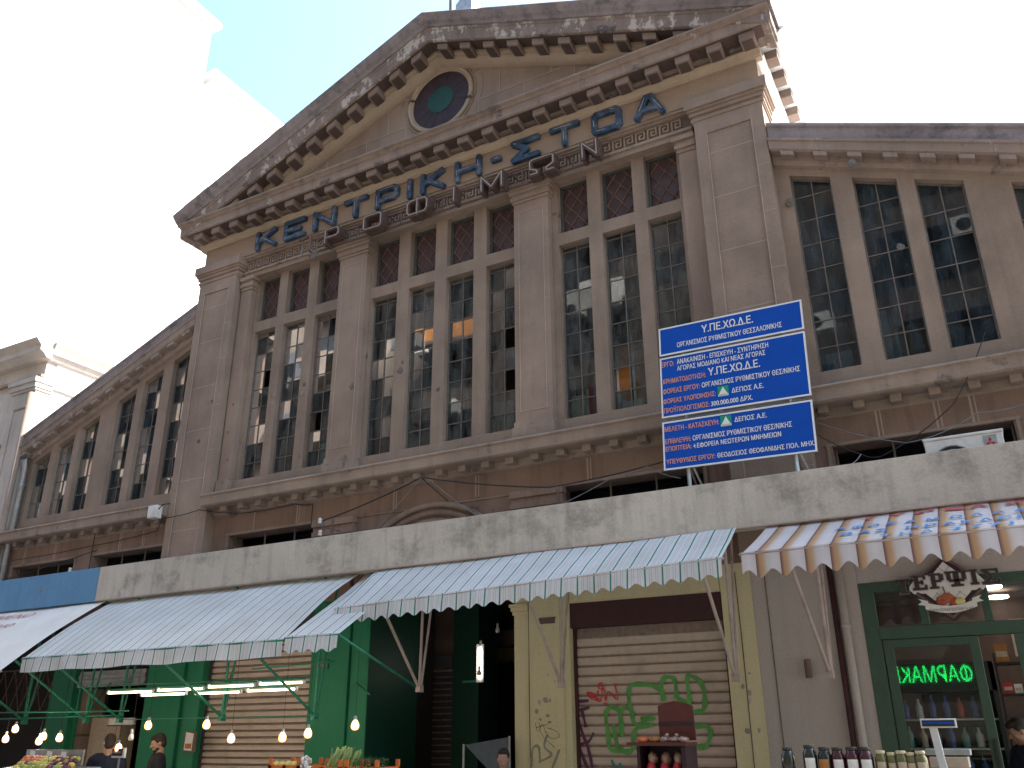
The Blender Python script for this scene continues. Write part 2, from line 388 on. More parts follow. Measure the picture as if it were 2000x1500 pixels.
w.build('wall', H, merge=True)
# light wear lines on the mullion edges
# ---- lower wall band with clerestory openings, whole front
lo = MB()
lops = []
for a, b in [(2.02, 3.94), (5.46, 7.28), (7.80, 9.62)]: lops += [(XC+a, XC+b, 3.7, 4.6), (XC-b, XC-a, 3.7, 4.6)]
lops = [q for q in lops]
wall_grid(lo, -16.62, 3.1, 3.4, 5.05, 10.0, .3, lops, 'low')
lo.build('clerestory_wall', H)
# arched recess in the middle bay
ar = MB()
ar.box(-8.10, -5.44, 9.985, 9.999, 4.585, 4.61, 'trim')
for k in range(3):
    rr = 1.42-.12*k; P_ = []
    for i in range(0, 25):
        t = math.pi*i/24; P_.append((XC+rr*math.cos(t), 9.98+.012*k, 3.22+rr*.98*math.sin(t)))
    ar.tube(P_, .045, 'trim' if k != 1 else 'low', 6)
ar.build('arch_moulding', H, smooth=True)
# pilaster capitals on the lower wall
for xx in (-8.47, -5.05):
    pc = MB()
    for k, (dz0, dz1, pr) in enumerate([(4.50, 4.60, .13), (4.43, 4.50, .10), (4.36, 4.43, .12), (4.28, 4.36, .08), (3.4, 4.28, .06)]):
        pc.box(xx-.33-pr*.5, xx+.33+pr*.5, 10-pr, 10.001, dz0, dz1, 'low')
    pc.build('lower_pilaster', H, bevel=.006)
gz = MB()
for a, b, c, e in lops:                                     # steel zig-zag grilles in the clerestory
    y = 10.12; n = max(4, int((b-a)/.22)); gz.tube([(a, y, 4.33), (b, y, 4.33)], .010, 'frame', 5)
    for i in range(n):
        x0_, x1_ = a+(b-a)*i/n, a+(b-a)*(i+1)/n; xm = (x0_+x1_)/2
        gz.tube([(x0_, y, 3.95), (xm, y, 4.32), (x1_, y, 3.95)], .007, 'frame', 4)
    for t in (.0, .34, .67, 1): gz.tube([(a+.02+(b-a-.04)*t, y+.01, 3.7), (a+.02+(b-a-.04)*t, y+.01, 4.6)], .014, 'frame', 5)
gz.build('grille', H)
# opening surrounds
for a, b, c, e in lops:
    os_ = MB(); os_.box(a-.07, b+.07, 9.982, 10.001, 4.605, 4.64, 'trim')
    for x_ in (a-.06, b+.02): os_.box(x_, x_+.035, 9.984, 10.001, 3.8, 4.604, 'trim')
    os_.build('opening_surround', H)
# panel joints on lower band (pairs of pale lines)
for x_ in [-15.2, -13.4, -10.2, -9.3, -7.45, -6.05, -4.35, -2.75, -.8, -.2, .15, -12.8, -16.1]:
    pj = MB(); pj.box(x_, x_+.022, 9.994, 10.001, 4.64, 5.03, 'joint')
    if random.random() < .6: pj.box(x_+.05, x_+.064, 9.995, 10.001, 4.64, 4.95, 'joint')
    pj.build('pale_joint', H)
# ---- sill cornice on centre and wings
sc_prof = [(9.62, 5.255), (9.60, 5.225), (9.63, 5.20), (9.63, 5.07), (9.66, 5.05), (9.90, 5.05), (9.94, 4.96), (10.001, 4.94), (10.001, 5.30), (9.9, 5.30)]
sl = MB()
sl.prism(sc_prof, 'x', -11.06, -2.45, 'trim')
sw = [(y+.07, z) for y, z in sc_prof]; sw[-3] = (10.001, 4.94); sw[-2] = (10.001, 5.3); sw[-4] = (9.98, 4.96)
sl.prism(sw, 'x', -16.6, -12.03, 'trim'); sl.prism(sw, 'x', -1.49, 3.1, 'trim')
sl.build('sill_cornice', H, bevel=.006)
dn = MB()
x_ = -8.85
xs_d = [-10.74+.378*k for k in range(23)]
def dent(x_, w_, y0, y1):
    q = MB(); dz = random.uniform(-.006, .004); q.box(x_+random.uniform(-.006, .006), x_+w_-.025, y0+.06+random.uniform(0, .015), y1, 4.968+dz, 5.055, 'trim'); q.build('dentil', H, bevel=.008)
for x_ in xs_d: dent(x_, .15, 9.70, 9.93)
for k in range(12): dent(-15.87-.39+.39*k, .14, 9.76, 9.97)
for k in range(12): dent(-1.38+.39*k, .14, 9.76, 9.97)
# plinth band under windows
pb = MB()
pb.box(-11.08, -2.43, 9.985, 10.052, 5.25, 5.53, 'wall')
pb.build('window_plinth', H, bevel=.005)
# ---- small pilasters between bays
def small_pil(mb, x0, x1):
    mb.box(x0, x1, 9.92, 10.051, 5.56, 9.12, 'pil')
    mb.box(x0-.035, x1+.035, 9.88, 10.052, 5.25, 5.50, 'trim'); mb.box(x0-.015, x1+.015, 9.90, 10.0515, 5.50, 5.58, 'trim')
    w_ = x1-x0
    for z_ in (5.72, 8.95): mb.box(x0+.09, x1-.09, 9.912, 9.921, z_, z_+.012, 'joint')
    for xx in (x0+.08, x1-.09): mb.box(xx, xx+.012, 9.910, 9.921, 5.72, 8.96, 'joint')
    for z_ in (6.45, 7.35, 8.1): mb.box(x0+.002, x1-.002, 9.914, 9.921, z_+random.uniform(-.05, .05), z_+.014+random.uniform(-.05, .05)*0, 'joint') if 0 else None
    for k, (z0, z1, pr) in enumerate([(9.12, 9.17, .02), (9.17, 9.22, .045), (9.22, 9.27, .03), (9.27, 9.33, .06), (9.33, 9.372, .085)]):
        mb.box(x0-pr, x1+pr, 9.92-pr, 10.0513, z0, z1, 'pil')
for x0, x1 in [(-8.74, -8.16), (-5.36, -4.78)]:
    q = MB(); small_pil(q, x0, x1); q.build('bay_pilaster', H, bevel=.006)
for x0, x1 in [(-11.05, -10.79), (-2.73, -2.47)]:
    q = MB()
    q.box(x0, x1, 9.93, 10.0511, 5.56, 9.12, 'pil'); q.box(x0, x1+.02, 9.89, 10.0512, 5.25, 5.55, 'trim')
    for z0, z1, pr in [(9.12, 9.18, .02), (9.18, 9.25, .045), (9.25, 9.30, .03), (9.30, 9.372, .075)]:
        q.box(x0, x1+(pr if x0 < XC else 0), 9.93-pr, 10.0513, z0, z1, 'pil') if x0 < XC else q.box(x0-pr, x1, 9.93-pr, 10.0513, z0, z1, 'pil')
    q.build('half_pilaster', H, bevel=.006)
# ---- giant corner pilasters
def giant(x0, x1):
    q = MB()
    q.box(x0, x1, 9.82, 10.3, 3.4, 9.42, 'pil')
    # raised border strips leave a sunk panel
    bx = .17
    q.box(x0, x0+bx, 9.80, 9.821, 4.0, 9.42, 'pil'); q.box(x1-bx, x1, 9.80, 9.821, 4.0, 9.42, 'pil')
    q.box(x0+bx, x1-bx, 9.80, 9.821, 9.22, 9.42, 'pil'); q.box(x0+bx, x1-bx, 9.80, 9.821, 4.0, 4.12, 'pil')
    for z_ in [4.75, 5.65, 6.50, 7.36, 8.2, 8.85]:
        z_ += random.uniform(-.05, .05)
        q.box(x0+bx, x1-bx, 9.8165, 9.821, z_, z_+.016, 'joint')
        q.box(x1-bx+.0, x1-.0, 9.7965, 9.801, z_-.42, z_-.408, 'joint')
    for xx in (x0+bx-.012, x1-bx): q.box(xx, xx+.012, 9.794, 9.801, 4.12, 9.22, 'joint')
    for z0, z1, pr in [(9.42, 9.455, .02), (9.455, 9.50, .035), (9.50, 9.54, .02), (9.54, 9.60, .05), (9.60, 9.64, .075), (9.64, 9.80, .10)]:
        q.box(x0-pr, x1+pr, 9.82-pr, 10.3-.01*pr, z0, z1, 'pil')
    return q
giant(-12.02, -11.08).build('giant_pilaster', H, bevel=.007)
giant(-2.44, -1.50).build('giant_pilaster', H, bevel=.007)
# ---- architrave with meander
av = MB()
av.box(-11.02, -2.50, 9.93, 10.06, 9.374, 9.46, 'wall'); av.box(-11.02, -2.50, 9.90, 10.06, 9.46, 9.50, 'trim')
av.box(-11.02, -2.50, 9.965, 10.06, 9.50, 9.735, 'fretbg'); av.box(-11.02, -2.50, 9.90, 10.06, 9.735, 9.765, 'trim')  # ground behind the meander coloured darker for the shade in the relief
av.box(-11.02, -2.50, 9.86, 10.06, 9.765, 9.81, 'trim')
av.build('architrave', H)
fr = MB(); pch = .1815; s_ = .023
x_ = -10.97
while x_+pch < -2.5:
    def st(x0, x1, z0, z1): fr.box(x_+x0, x_+x1, 9.938, 9.966, 9.515+z0, 9.515+z1, 'pil')
    st(0, pch*.62, 0, s_); st(0, s_, s_, .20); st(s_, pch*.82, .20-s_, .20); st(pch*.82-s_, pch*.82, .055, .20-s_)
    st(.052, pch*.82-s_, .055, .055+s_); st(.052, .052+s_, .055+s_, .142); st(.052+s_, .105, .142-s_, .142); st(pch*.62, pch, 0, s_)
    x_ += pch
fr.build('meander_band', H)
# ---- frieze
fz = MB(); fz.box(-12.02, -1.50, 9.84, 10.3, 9.81, 10.185, 'frieze')
fz.build('frieze', H)
bd = MB()
bp_ = [(9.80, 10.186), (9.79, 10.20), (9.77, 10.21), (9.745, 10.25), (9.72, 10.27), (9.72, 10.30), (9.9, 10.30), (9.9, 10.186)]
bd.prism(bp_, 'x', -12.10, -1.42, 'bed')
bd.prism([(XC+(5.28+(9.80-y)), z) for y, z in bp_[:-2]]+[(-1.6, 10.30), (-1.6, 10.186)], 'y', 9.9, 14, 'wplaster_and_sun')  # right return white: sunlight put into the moulding colour
bd.build('bed_moulding', H)
# ---- horizontal cornice
hc = MB()
hp = [(9.37, 10.665), (9.345, 10.645), (9.35, 10.62), (9.40, 10.60), (9.42, 10.575), (9.44, 10.57), (9.44, 10.425), (9.46, 10.41), (9.90, 10.415), (9.90, 10.70)]
hc.prism(hp, 'x', -12.34, -1.18, 'cor')
hc.prism([(XC+5.58+(9.44-y), z) if y < 9.8 else (-1.6, z) for y, z in hp], 'y', 9.901, 16, 'wplaster_and_sun')  # right return has the sun painted in as white
hc.prism([(XC-5.58-(9.44-y), z) if y < 9.8 else (-11.9, z) for y, z in hp], 'y', 9.901, 16, 'cor')
hc.box(-12.30, -1.24, 9.475, 9.70, 10.400, 10.4085, 'coffer')  # reddish coffers, their colour darkened further for soffit shade
hc.build('horizontal_cornice', H)
mo = MB()
def modill(mb, x, z, sl=0, wd=.205):
    v = []
    for yy, zb in ((9.50, -.115), (9.80, -.135)):
        for xx in (x, x+wd): v += [(xx, yy, z+zb+sl*(xx-x)), (xx, yy, z+sl*(xx-x)+.004)]
    mb.poly(v, [(0, 2, 3, 1), (4, 5, 7, 6), (0, 1, 5, 4), (2, 6, 7, 3), (0, 4, 6, 2), (1, 3, 7, 5)], 'mod')
    i = .028; P_ = lambda xx, yy, d=.0025: (x+xx, yy, z-.115-.02*(yy-9.5)/.3+sl*xx-d)
    mb.poly([P_(i, 9.53), P_(wd-i, 9.53), P_(wd-i, 9.78), P_(i, 9.78)], [(0, 1, 2, 3)], 'coffer')  # coffer panel under the block, soffit shade included in its colour
for k in range(-14, 10): q = MB(); modill(q, -5.70+.4515*k, 10.41); q.build('modillion', H, bevel=.008)
for k in range(0, 8): q = MB(); q.box(-1.49, -1.24, 10.02+.45*k, 10.225+.45*k, 10.275, 10.414, 'mod'); q.build('modillion', H, bevel=.008)
# soffit mouldings behind the modillions
mo.box(-12.1, -1.42, 9.70, 9.79, 10.36, 10.405, 'cor')
mo.build('soffit_moulding', H)
# ---- raking cornice
SL = .4075; ZA = 13.10; DX = 5.62
path = [(XC-DX, ZA-SL*DX), (XC, ZA), (XC+DX, ZA-SL*DX)]
rk = MB()
rk.sweep([(9.24, 0), (9.225, -.025), (9.26, -.07), (9.31, -.13), (9.36, -.16), (9.385, -.20), (9.95, -.20), (9.95, 0)], path, 'sima')
rk.build('coping', H)
rc = MB()
rc.sweep([(9.41, -.202), (9.41, -.25), (9.425, -.26), (9.425, -.465), (9.45, -.48), (9.95, -.485), (9.95, -.202)],
         [(XC-5.55, ZA-SL*5.55), (XC, ZA), (XC+5.55, ZA-SL*5.55)], 'peel')
for xa, xb in ((XC-5.0, XC), (XC, XC+5.0)):
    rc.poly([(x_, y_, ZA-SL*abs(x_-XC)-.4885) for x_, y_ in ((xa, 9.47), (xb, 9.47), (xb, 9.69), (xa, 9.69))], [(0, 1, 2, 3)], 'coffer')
rc.build('raking_corona', H)
rb = MB()
rb.sweep([(9.73, -.56), (9.73, -.60), (9.76, -.62), (9.80, -.655), (9.84, -.68), (9.90, -.70), (9.96, -.70), (9.96, -.486), (9.70, -.486), (9.70, -.53)],
         [(XC-4.6, ZA-SL*4.6), (XC, ZA), (XC+4.6, ZA-SL*4.6)], 'bed')
rb.build('raking_bed_moulding', H)
rm = MB()
for k in range(0, 11):
    for s_ in (-1, 1):
        x0 = XC+.17+.4515*k if s_ > 0 else XC-.17-.4515*k-.205
        xa = abs(x0-XC) if s_ > 0 else abs(x0-XC)
        z = ZA-SL*xa-.485
        if z > 10.72: q = MB(); modill(q, x0, z, -SL*s_); q.build('modillion', H, bevel=.008)
# ---- tympanum, joints and oculus
ty = MB()
ty.face([(XC-5.3, 9.955, 10.60), (XC+5.3, 9.955, 10.60), (XC, 9.955, 12.78)], 'wall')
ty.build('tympanum', H)
tj = MB()
def seg(a, b, wd=.014):
    d = (Vector((b[0], 0, b[1]))-Vector((a[0], 0, a[1]))); n = Vector((-d.z, 0, d.x)).normalized()*wd/2
    A_ = Vector((a[0], 9.945, a[1])); B_ = Vector((b[0], 9.945, b[1]))
    tj.poly([A_-n, B_-n, B_+n, A_+n]+[p+Vector((0, .02, 0)) for p in (A_-n, B_-n, B_+n, A_+n)], [(0,1,2,3), (4,7,6,5), (0,4,5,1), (1,5,6,2), (2,6,7,3), (3,7,4,0)], 'joint')
for s_ in (1, -1):
    seg((XC+s_*.72, 11.45), (XC+s_*2.95, 11.45)); seg((XC+s_*1.14, 11.45), (XC+s_*1.14, 12.02)); seg((XC+s_*1.60, 10.75), (XC+s_*1.60, 11.45))
    seg((XC+s_*.74, 10.75), (XC+s_*.74, 11.45)); seg((XC+s_*2.50, 10.75), (XC+s_*2.50, 11.45)); seg((XC+s_*2.1, 11.45), (XC+s_*2.1, 11.66)); seg((XC+s_*.62, 12.0), (XC+s_*.9, 12.12))
for s_ in (1, -1): seg((XC+s_*.2, 11.05), (XC+s_*.2, 11.1))
tj.build('tympanum_joint', H)
oc = MB(); OC = (XC-.03, 11.76)
for rr, yy, tr in ((.635, 9.93, .035), (.70, 9.945, .018), (.59, 9.945, .02)):
    oc.tube([(OC[0]+rr*math.cos(t), yy, OC[1]+rr*math.sin(t)) for t in [2*math.pi*k/48 for k in range(48)]], tr, 'bed' if rr < .7 else 'pil', 8, closed=True)
oc.tube([(OC[0]+.84*math.cos(t), 9.957, OC[1]+.84*math.sin(t)) for t in [2*math.pi*k/48 for k in range(48)]], .012, 'pil', 6, closed=True)
oc.build('oculus_ring', H, smooth=True)
og = MB()
ring = lambda rr, yy: [(OC[0]+rr*math.cos(t), yy, OC[1]+rr*math.sin(t)) for t in [2*math.pi*k/48 for k in range(48)]]
og.face(ring(.60, 9.945), 'ocp'); og.face(ring(.265, 9.935), 'ocg')
for k in range(16):
    t = 2*math.pi*(k+.3)/16
    og.tube([(OC[0]+.265*math.cos(t), 9.938, OC[1]+.265*math.sin(t)), (OC[0]+.6*math.cos(t), 9.938, OC[1]+.6*math.sin(t))], .005, 'lfr', 4)
og.build('oculus_window', H)
# ---- body and roof of the central block
cb = MB()
cb.box(-1.7, -1.50, 10.3, 26, 3.4, 10.41, 'wplaster_and_sun'); cb.box(-12.02, -11.8, 10.3, 26, 3.4, 10.41, 'wall')  # right wall's white holds the sunlight, the left keeps its stone colour
cb.box(-12.0, -1.52, 25.8, 26, 3.4, 10.41, 'wall')
cb.build('side_wall', H)
rf = MB()
rf.sweep([(9.951, -.02), (9.951, -.22), (26, -.22), (26, -.02)], [(XC-5.6, ZA-SL*5.6), (XC, ZA), (XC+5.6, ZA-SL*5.6)], 'roof')
rf.prism([(-12.0, 9.9), (-1.52, 9.9), (-1.52, 10.6), (XC, 12.85), (-12.0, 10.6)], 'y', 9.96, 10.03, 'wall') if 0 else None
rf.build('roof', H)
fp = MB(); fp.tube([(-7.33, 11.0, 12.3), (-7.33, 11.0, 17.5)], .04, 'frame', 8); fp.build('flagpole', H, smooth=True)
rv = MB(); rv.prism([(-7.15, 14.3), (-6.9, 13.9), (-6.78, 13.9), (-6.78, 15.1), (-6.86, 15.28), (-7.0, 15.1), (-7.15, 14.95)], 'y', 10.9, 11.2, 'galv'); rv.build('roof_vent', H)
# ---- wings
def T(u_): return 9.06-.393*(u_-5.33)
def WT(u_): return 8.31-.385*(u_-5.44)
def wing(s_):
    X = lambda u_: XC+s_*u_
    q = MB(); y, d = 10.0, .26
    uin, uout = 5.2, 9.86
    edges = [uin]+[v for ab in WB for v in ab]+[uout]
    for i in range(len(edges)-1):
        a, b = edges[i], edges[i+1]; win = i % 2 == 1
        lo_ = WT if win else (lambda _: 5.05)
        q.face([(X(a), y, lo_(a)), (X(b), y, lo_(b)), (X(b), y, T(b)-.3), (X(a), y, T(a)-.3)], 'wall')
        if win:
            q.face([(X(a), y, 5.05), (X(b), y, 5.05), (X(b), y, Z0), (X(a), y, Z0)], 'wall')
            q.face([(X(a), y, Z0), (X(b), y, Z0), (X(b), y+d, Z0), (X(a), y+d, Z0)], 'wall')
            q.face([(X(a), y, WT(a)), (X(b), y, WT(b)), (X(b), y+d, WT(b)), (X(a), y+d, WT(a))], 'wall')
            for e in (a, b): q.face([(X(e), y, Z0), (X(e), y, WT(e)), (X(e), y+d, WT(e)), (X(e), y+d, Z0)], 'wall')
    q.build('wing_wall', H)
    c_ = MB()
    uo = 9.86 if s_ < 0 else 10.0
    pth = [(X(5.27), T(5.27)), (X(uo), T(uo))]
    c_.sweep([(9.80, 0), (9.79, -.02), (9.79, -.05), (9.82, -.07), (9.83, -.22), (9.80, -.235), (9.78, -.26), (10.2, -.26), (10.2, 0)], pth, 'sima')
    c_.build('wing_coping', H)
    c2 = MB()
    c2.sweep([(9.76, -.262), (9.76, -.30), (9.78, -.31), (9.79, -.42), (9.82, -.44), (10.001, -.45), (10.001, -.262)], pth, 'cor')
    c2.sweep([(9.93, -.53), (9.95, -.58), (10.001, -.60), (10.001, -.44), (9.93, -.44)], pth, 'cor')
    c2.build('wing_cornice', H)
    k = 0
    while 5.40+.39*k+.16 < uo:
        a = 5.40+.39*k; b = a+.16
        v = []; c3 = MB()
        for yy in (9.80, 9.94):
            for uu in (a, b): v += [(X(uu), yy, T(uu)-.505), (X(uu), yy, T(uu)-.438)]
        c3.poly(v, [(0, 2, 3, 1), (4, 5, 7, 6), (0, 1, 5, 4), (2, 6, 7, 3), (0, 4, 6, 2), (1, 3, 7, 5)], 'cor'); k += 1
        c3.build('dentil', H, bevel=.005)
    for e, nm in ((uout-.001, 'wing_end_wall'),):
        q2 = MB(); q2.box(*sorted((X(e), X(e)+s_*-.2)), 10.261, 24, 3.4, T(e)-.3, 'wall'); q2.build(nm, H)
    r_ = MB(); r_.sweep([(10.2, -.12), (10.2, -.30), (26, -.30), (26, -.12)], pth, 'roof'); r_.build('wing_roof', H)
    bw = MB(); bw.box(*sorted((X(5.2), X(9.8))), 23.8, 24, 3.4, 8.8, 'hall'); bw.build('wing_back_wall', H)
    # windows
    for a, b in WB:
        x0, x1 = sorted((X(a), X(b))); za = WT(a) if s_ > 0 else WT(b); zb = WT(b) if s_ > 0 else WT(a)
        make_window(x0, x1, Z0, za, zb, 10.11, 'glassW', .355)
def make_window(x0, x1, z0, zl, zr, y, gm, row, cols=2):
    zt = lambda x: zl+(zr-zl)*(x-x0)/(x1-x0)
    fm = MB(); t = .013
    fm.box(x0, x0+t*1.6, y-.02, y+.02, z0, zl-.001, 'frame'); fm.box(x1-t*1.6, x1, y-.02, y+.02, z0, zr-.001, 'frame')
    fm.box(x0+t*1.6, x1-t*1.6, y-.02, y+.02, z0, z0+t*2, 'frame')
    fm.poly([(x0+t*1.6, yy, zt(x0+t*1.6)-dz) for yy in (y-.02, y+.02) for dz in (t*2, .001)]+[(x1-t*1.6, yy, zt(x1-t*1.6)-dz) for yy in (y-.02, y+.02) for dz in (t*2, .001)],
            [(0, 4, 5, 1), (2, 3, 7, 6), (0, 2, 6, 4), (1, 5, 7, 3)], 'frame')
    xm = (x0+x1)/2+random.uniform(-.006, .006)
    fm.box(xm-t*.55, xm+t*.55, y-.012, y+.012, z0+t*2, zt(xm)-t*2, 'frame')
    zs = []; z = z0+row*.95
    while z < min(zl, zr)-.06: zs.append(z); z += row
    for z in zs:
        for xa, xb in ((x0+t*1.6, xm-t*.55), (xm+t*.55, x1-t*1.6)): fm.box(xa, xb, y-.010, y+.010, z-t*.5, z+t*.5, 'frame')
    wo = fm.build('window', H)
    pn = MB(); zz = [z0+t*2]+zs+[None]
    for i in range(len(zz)-1):
        for xa, xb in ((x0+t, xm), (xm, x1-t)):
            ta = zz[i+1] if zz[i+1] else zt(xa)-t*2; tb = zz[i+1] if zz[i+1] else zt(xb)-t*2
            j = [random.gauss(0, .00045) for _ in range(4)]
            if random.random() < .02 and gm == 'glassA': continue
            pn.face([(xa, y+j[0], zz[i]), (xb, y+j[1], zz[i]), (xb, y+j[2], tb), (xa, y+j[0]+j[2]-j[1], ta)], gm)
    pn.build('pane', wo, merge=False)
wing(-1); wing(1)
for a, b in cen: make_window(a, b, Z0, Z1, Z1, 10.16, 'glassA', .335)
for a, b in cen:                                           # lattice lights above
    q = MB(); y = 10.19; t = .045
    q.box(a, a+t, y-.03, y+.02, Z2, Z3-.003, 'lfr'); q.box(b-t*.5, b, y-.03, y+.02, Z2, Z3-.003, 'lfr')
    q.box(a+t, b-t*.5, y-.03, y+.02, Z2, Z2+t*.4, 'lfr'); q.box(a+t, b-t*.5, y-.03, y+.02, Z3-.003-t, Z3-.003, 'lfr')
    wd = b-a-1.5*t; hh = Z3-Z2-1.4*t; ca, cb_ = a+t, Z2+.4*t
    n1, n2 = 1.9, 2.7
    for k in range(-6, 8):
        for sg in (1, -1):
            # line: (x/wd)*n1 + sg*(z/hh)*n2 = k
            pts = []
            for xx in (0, wd):
                zz = (k-(xx/wd)*n1)/(sg*n2)*hh
                if 0 <= zz <= hh: pts.append((xx, zz))
            for zz in (0, hh):
                xx = (k-sg*(zz/hh)*n2)/n1*wd
                if 0 < xx < wd: pts.append((xx, zz))
            if len(pts) >= 2: q.tube([(ca+pts[0][0], y-.004*sg, cb_+pts[0][1]), (ca+pts[1][0], y-.004*sg, cb_+pts[1][1])], .0085, 'lattice', 4)
    wo = q.build('lattice_window', H)
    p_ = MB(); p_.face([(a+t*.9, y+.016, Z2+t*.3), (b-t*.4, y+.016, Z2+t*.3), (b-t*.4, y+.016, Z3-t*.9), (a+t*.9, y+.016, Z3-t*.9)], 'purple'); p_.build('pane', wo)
# interior seen through the panes
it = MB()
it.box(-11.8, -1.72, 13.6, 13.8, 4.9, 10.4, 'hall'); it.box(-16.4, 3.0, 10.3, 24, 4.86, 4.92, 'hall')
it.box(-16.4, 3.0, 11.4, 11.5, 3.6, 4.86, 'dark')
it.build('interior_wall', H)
# chips and shot marks in the stone
for x, y, z, rr in [(-7.47, 10.05, 6.86, .05), (-8.16, 10.05, 7.25, .04), (-8.3, 9.92, 6.72, .045), (-9.45, 10.05, 6.85, .04), (-10.08, 10.05, 6.95, .045), (-10.12, 10.05, 6.8, .035),
                    (-7.43, 10.05, 7.0, .03), (-6.75, 10.05, 6.4, .03), (-11.5, 9.8, 6.3, .025), (-11.3, 9.8, 7.0, .02), (-.2, 9.98, 6.9, .04), (-9.43, 10.05, 7.02, .035), (-1.36, 9.98, 7.9, .05),
                    (-12.2, 9.98, 6.6, .05), (-12.28, 9.98, 6.5, .04), (-.55, 9.8, 8.1, .05), (-10.9, 9.93, 6.9, .018), (-10.95, 9.93, 6.4, .02), (-10.88, 9.93, 5.9, .018)]:
    ch = MB(); ch.ball((x, y, z), (rr, .018, rr*1.25), 'trim' if random.random() < .4 else 'frame', 9, .35); ch.build('stone_chip', H)

# ---- canopy
cp = MB()
cp.box(-12.28, 3.1, 8.90, 9.04, 3.545, 4.075, 'conc')
cp.box(-17.6, 3.1, 9.04, 10.0, 3.74, 3.86, 'conc')
cp.box(-12.28, 3.1, 8.885, 8.90, 3.545, 3.562, 'joint')
cp.build('concrete_canopy', H, bevel=.008)
cpb = MB(); cpb.box(-17.6, -12.284, 8.898, 9.038, 3.545, 4.075, 'blue'); cpb.build('blue_canopy_end', H, bevel=.008)

# ---- ground floor front: pillars and openings (front plane y = 10)
gf = MB()
gf.box(-5.45, -4.675, 10.0, 10.7, 0, 3.4, 'yel'); gf.box(-5.23, -4.76, 9.985, 10.0, 0, 3.4, 'yel')
gf.box(-2.745, -2.39, 10.0, 10.6, 0, 3.4, 'yel'); gf.box(-4.675, -2.745, 10.02, 10.5, 3.10, 3.4, 'yel'); gf.box(-4.66, -2.76, 9.99, 10.02, 3.11, 3.36, 'yel')
for z0, z1, p_ in [(3.10, 3.14, .06), (3.05, 3.10, .04), (3.0, 3.05, .02)]: gf.box(-5.45-p_, -5.24, 10-p_*.6, 10.6, z0, z1, 'yel')
gf.build('yellow_pillar', H, bevel=.006)
pe = MB()
for k in range(16):
    x = random.choice([random.uniform(-5.15, -4.85), random.uniform(-2.72, -2.45)]); z = random.gauss(1.85, .22)
    pe.ball((x, 9.984 if x < -4 else 9.999, z), (random.uniform(.015, .04), .003, random.uniform(.012, .035)), random.choice(['spgr', 'conc', 'joint']), 9, .4)
pe.tube([(-5.235, 9.992, 3.2), (-5.232, 9.992, 2.6), (-5.238, 9.992, 2.1), (-5.233, 9.992, 1.0)], .007, 'lbrown', 5)
pe.tube([(-2.56, 9.996, 3.3), (-2.555, 9.996, 2.5), (-2.56, 9.996, 1.2)], .006, 'lbrown', 5)
pe.build('peeling_plaster', H)
gg = MB(); gg.box(-2.389, -1.26, 10.003, 10.6, 0, 3.4, 'grey'); gg.box(-1.26, 3.1, 10.003, 10.3, 3.06, 3.4, 'grey')
gg.box(-2.235, -2.222, 9.99, 10.003, 0, 3.4, 'frame')
gg.build('grey_pillar', H, bevel=.006)
gn = MB()
def nextgn():
    global gn
    gn.build('green_pillar', H, bevel=.006); gn = MB()
gn.box(-8.76, -8.08, 9.98, 10.5, 0, 3.4, 'green'); gn.box(-8.08, -8.04, 10.03, 10.5, 0, 3.4, 'green'); gn.box(-8.04, -7.745, 10.0, 11.2, 0, 3.4, 'green'); gn.box(-7.745, -7.738, 10.01, 11.19, 0, 3.4, 'green_shade')  # thin sheet on the reveal: passage shade put into a darker green
nextgn(); gn.box(-12.16, -11.35, 10.0, 10.5, 0, 3.4, 'green'); gn.box(-11.35, -11.22, 10.06, 10.5, 0, 3.4, 'green'); gn.box(-11.22, -10.93, 10.0, 10.5, 0, 3.4, 'green')
nextgn(); gn.box(-14.55, -13.97, 10.0, 10.6, 0, 3.4, 'green'); gn.box(-14.0, -13.9, 10.1, 10.6, 0, 3.4, 'green')
gn.build('green_pillar', H, bevel=.006)
# passage inner front at y=12
gp = MB()
gp.box(-7.63, -7.17, 12.0, 12.6, 0, 3.6, 'green_shade'); gp.box(-8.6, -7.63, 12.1, 12.3, 2.55, 3.6, 'dkbrown'); gp.box(-9.2, -8.55, 12.0, 12.3, 0, 3.6, 'green')  # inner column uses the same green darkened for shade
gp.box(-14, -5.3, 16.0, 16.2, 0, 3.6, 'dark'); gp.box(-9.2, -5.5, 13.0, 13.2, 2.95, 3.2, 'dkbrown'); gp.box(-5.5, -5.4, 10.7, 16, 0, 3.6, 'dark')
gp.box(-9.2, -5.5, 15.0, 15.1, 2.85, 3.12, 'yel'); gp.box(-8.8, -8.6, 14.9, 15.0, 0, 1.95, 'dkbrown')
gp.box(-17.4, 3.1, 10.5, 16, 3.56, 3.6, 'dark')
gp.build('passage_wall', H)
# partitions and backs of the ground floor shops
gi = MB()
gi.box(-17.4, -8.3, 12.8, 13.0, 0, 3.56, 'dkbrown'); gi.box(-8.1, -8.0, 11.2, 12.0, 0, 3.56, 'dark'); gi.box(-12.1, -12.0, 10.5, 12.8, 0, 3.56, 'dark')
gi.box(-17.4, -14.55, 10.3, 10.4, 0, 3.4, 'dark'); gi.box(-13.9, -12.16, 10.1, 10.3, 2.64, 3.4, 'dark')
gi.box(-4.6, -2.7, 10.6, 10.7, 0, 3.5, 'dark')
gi.build('shop_interior', H)
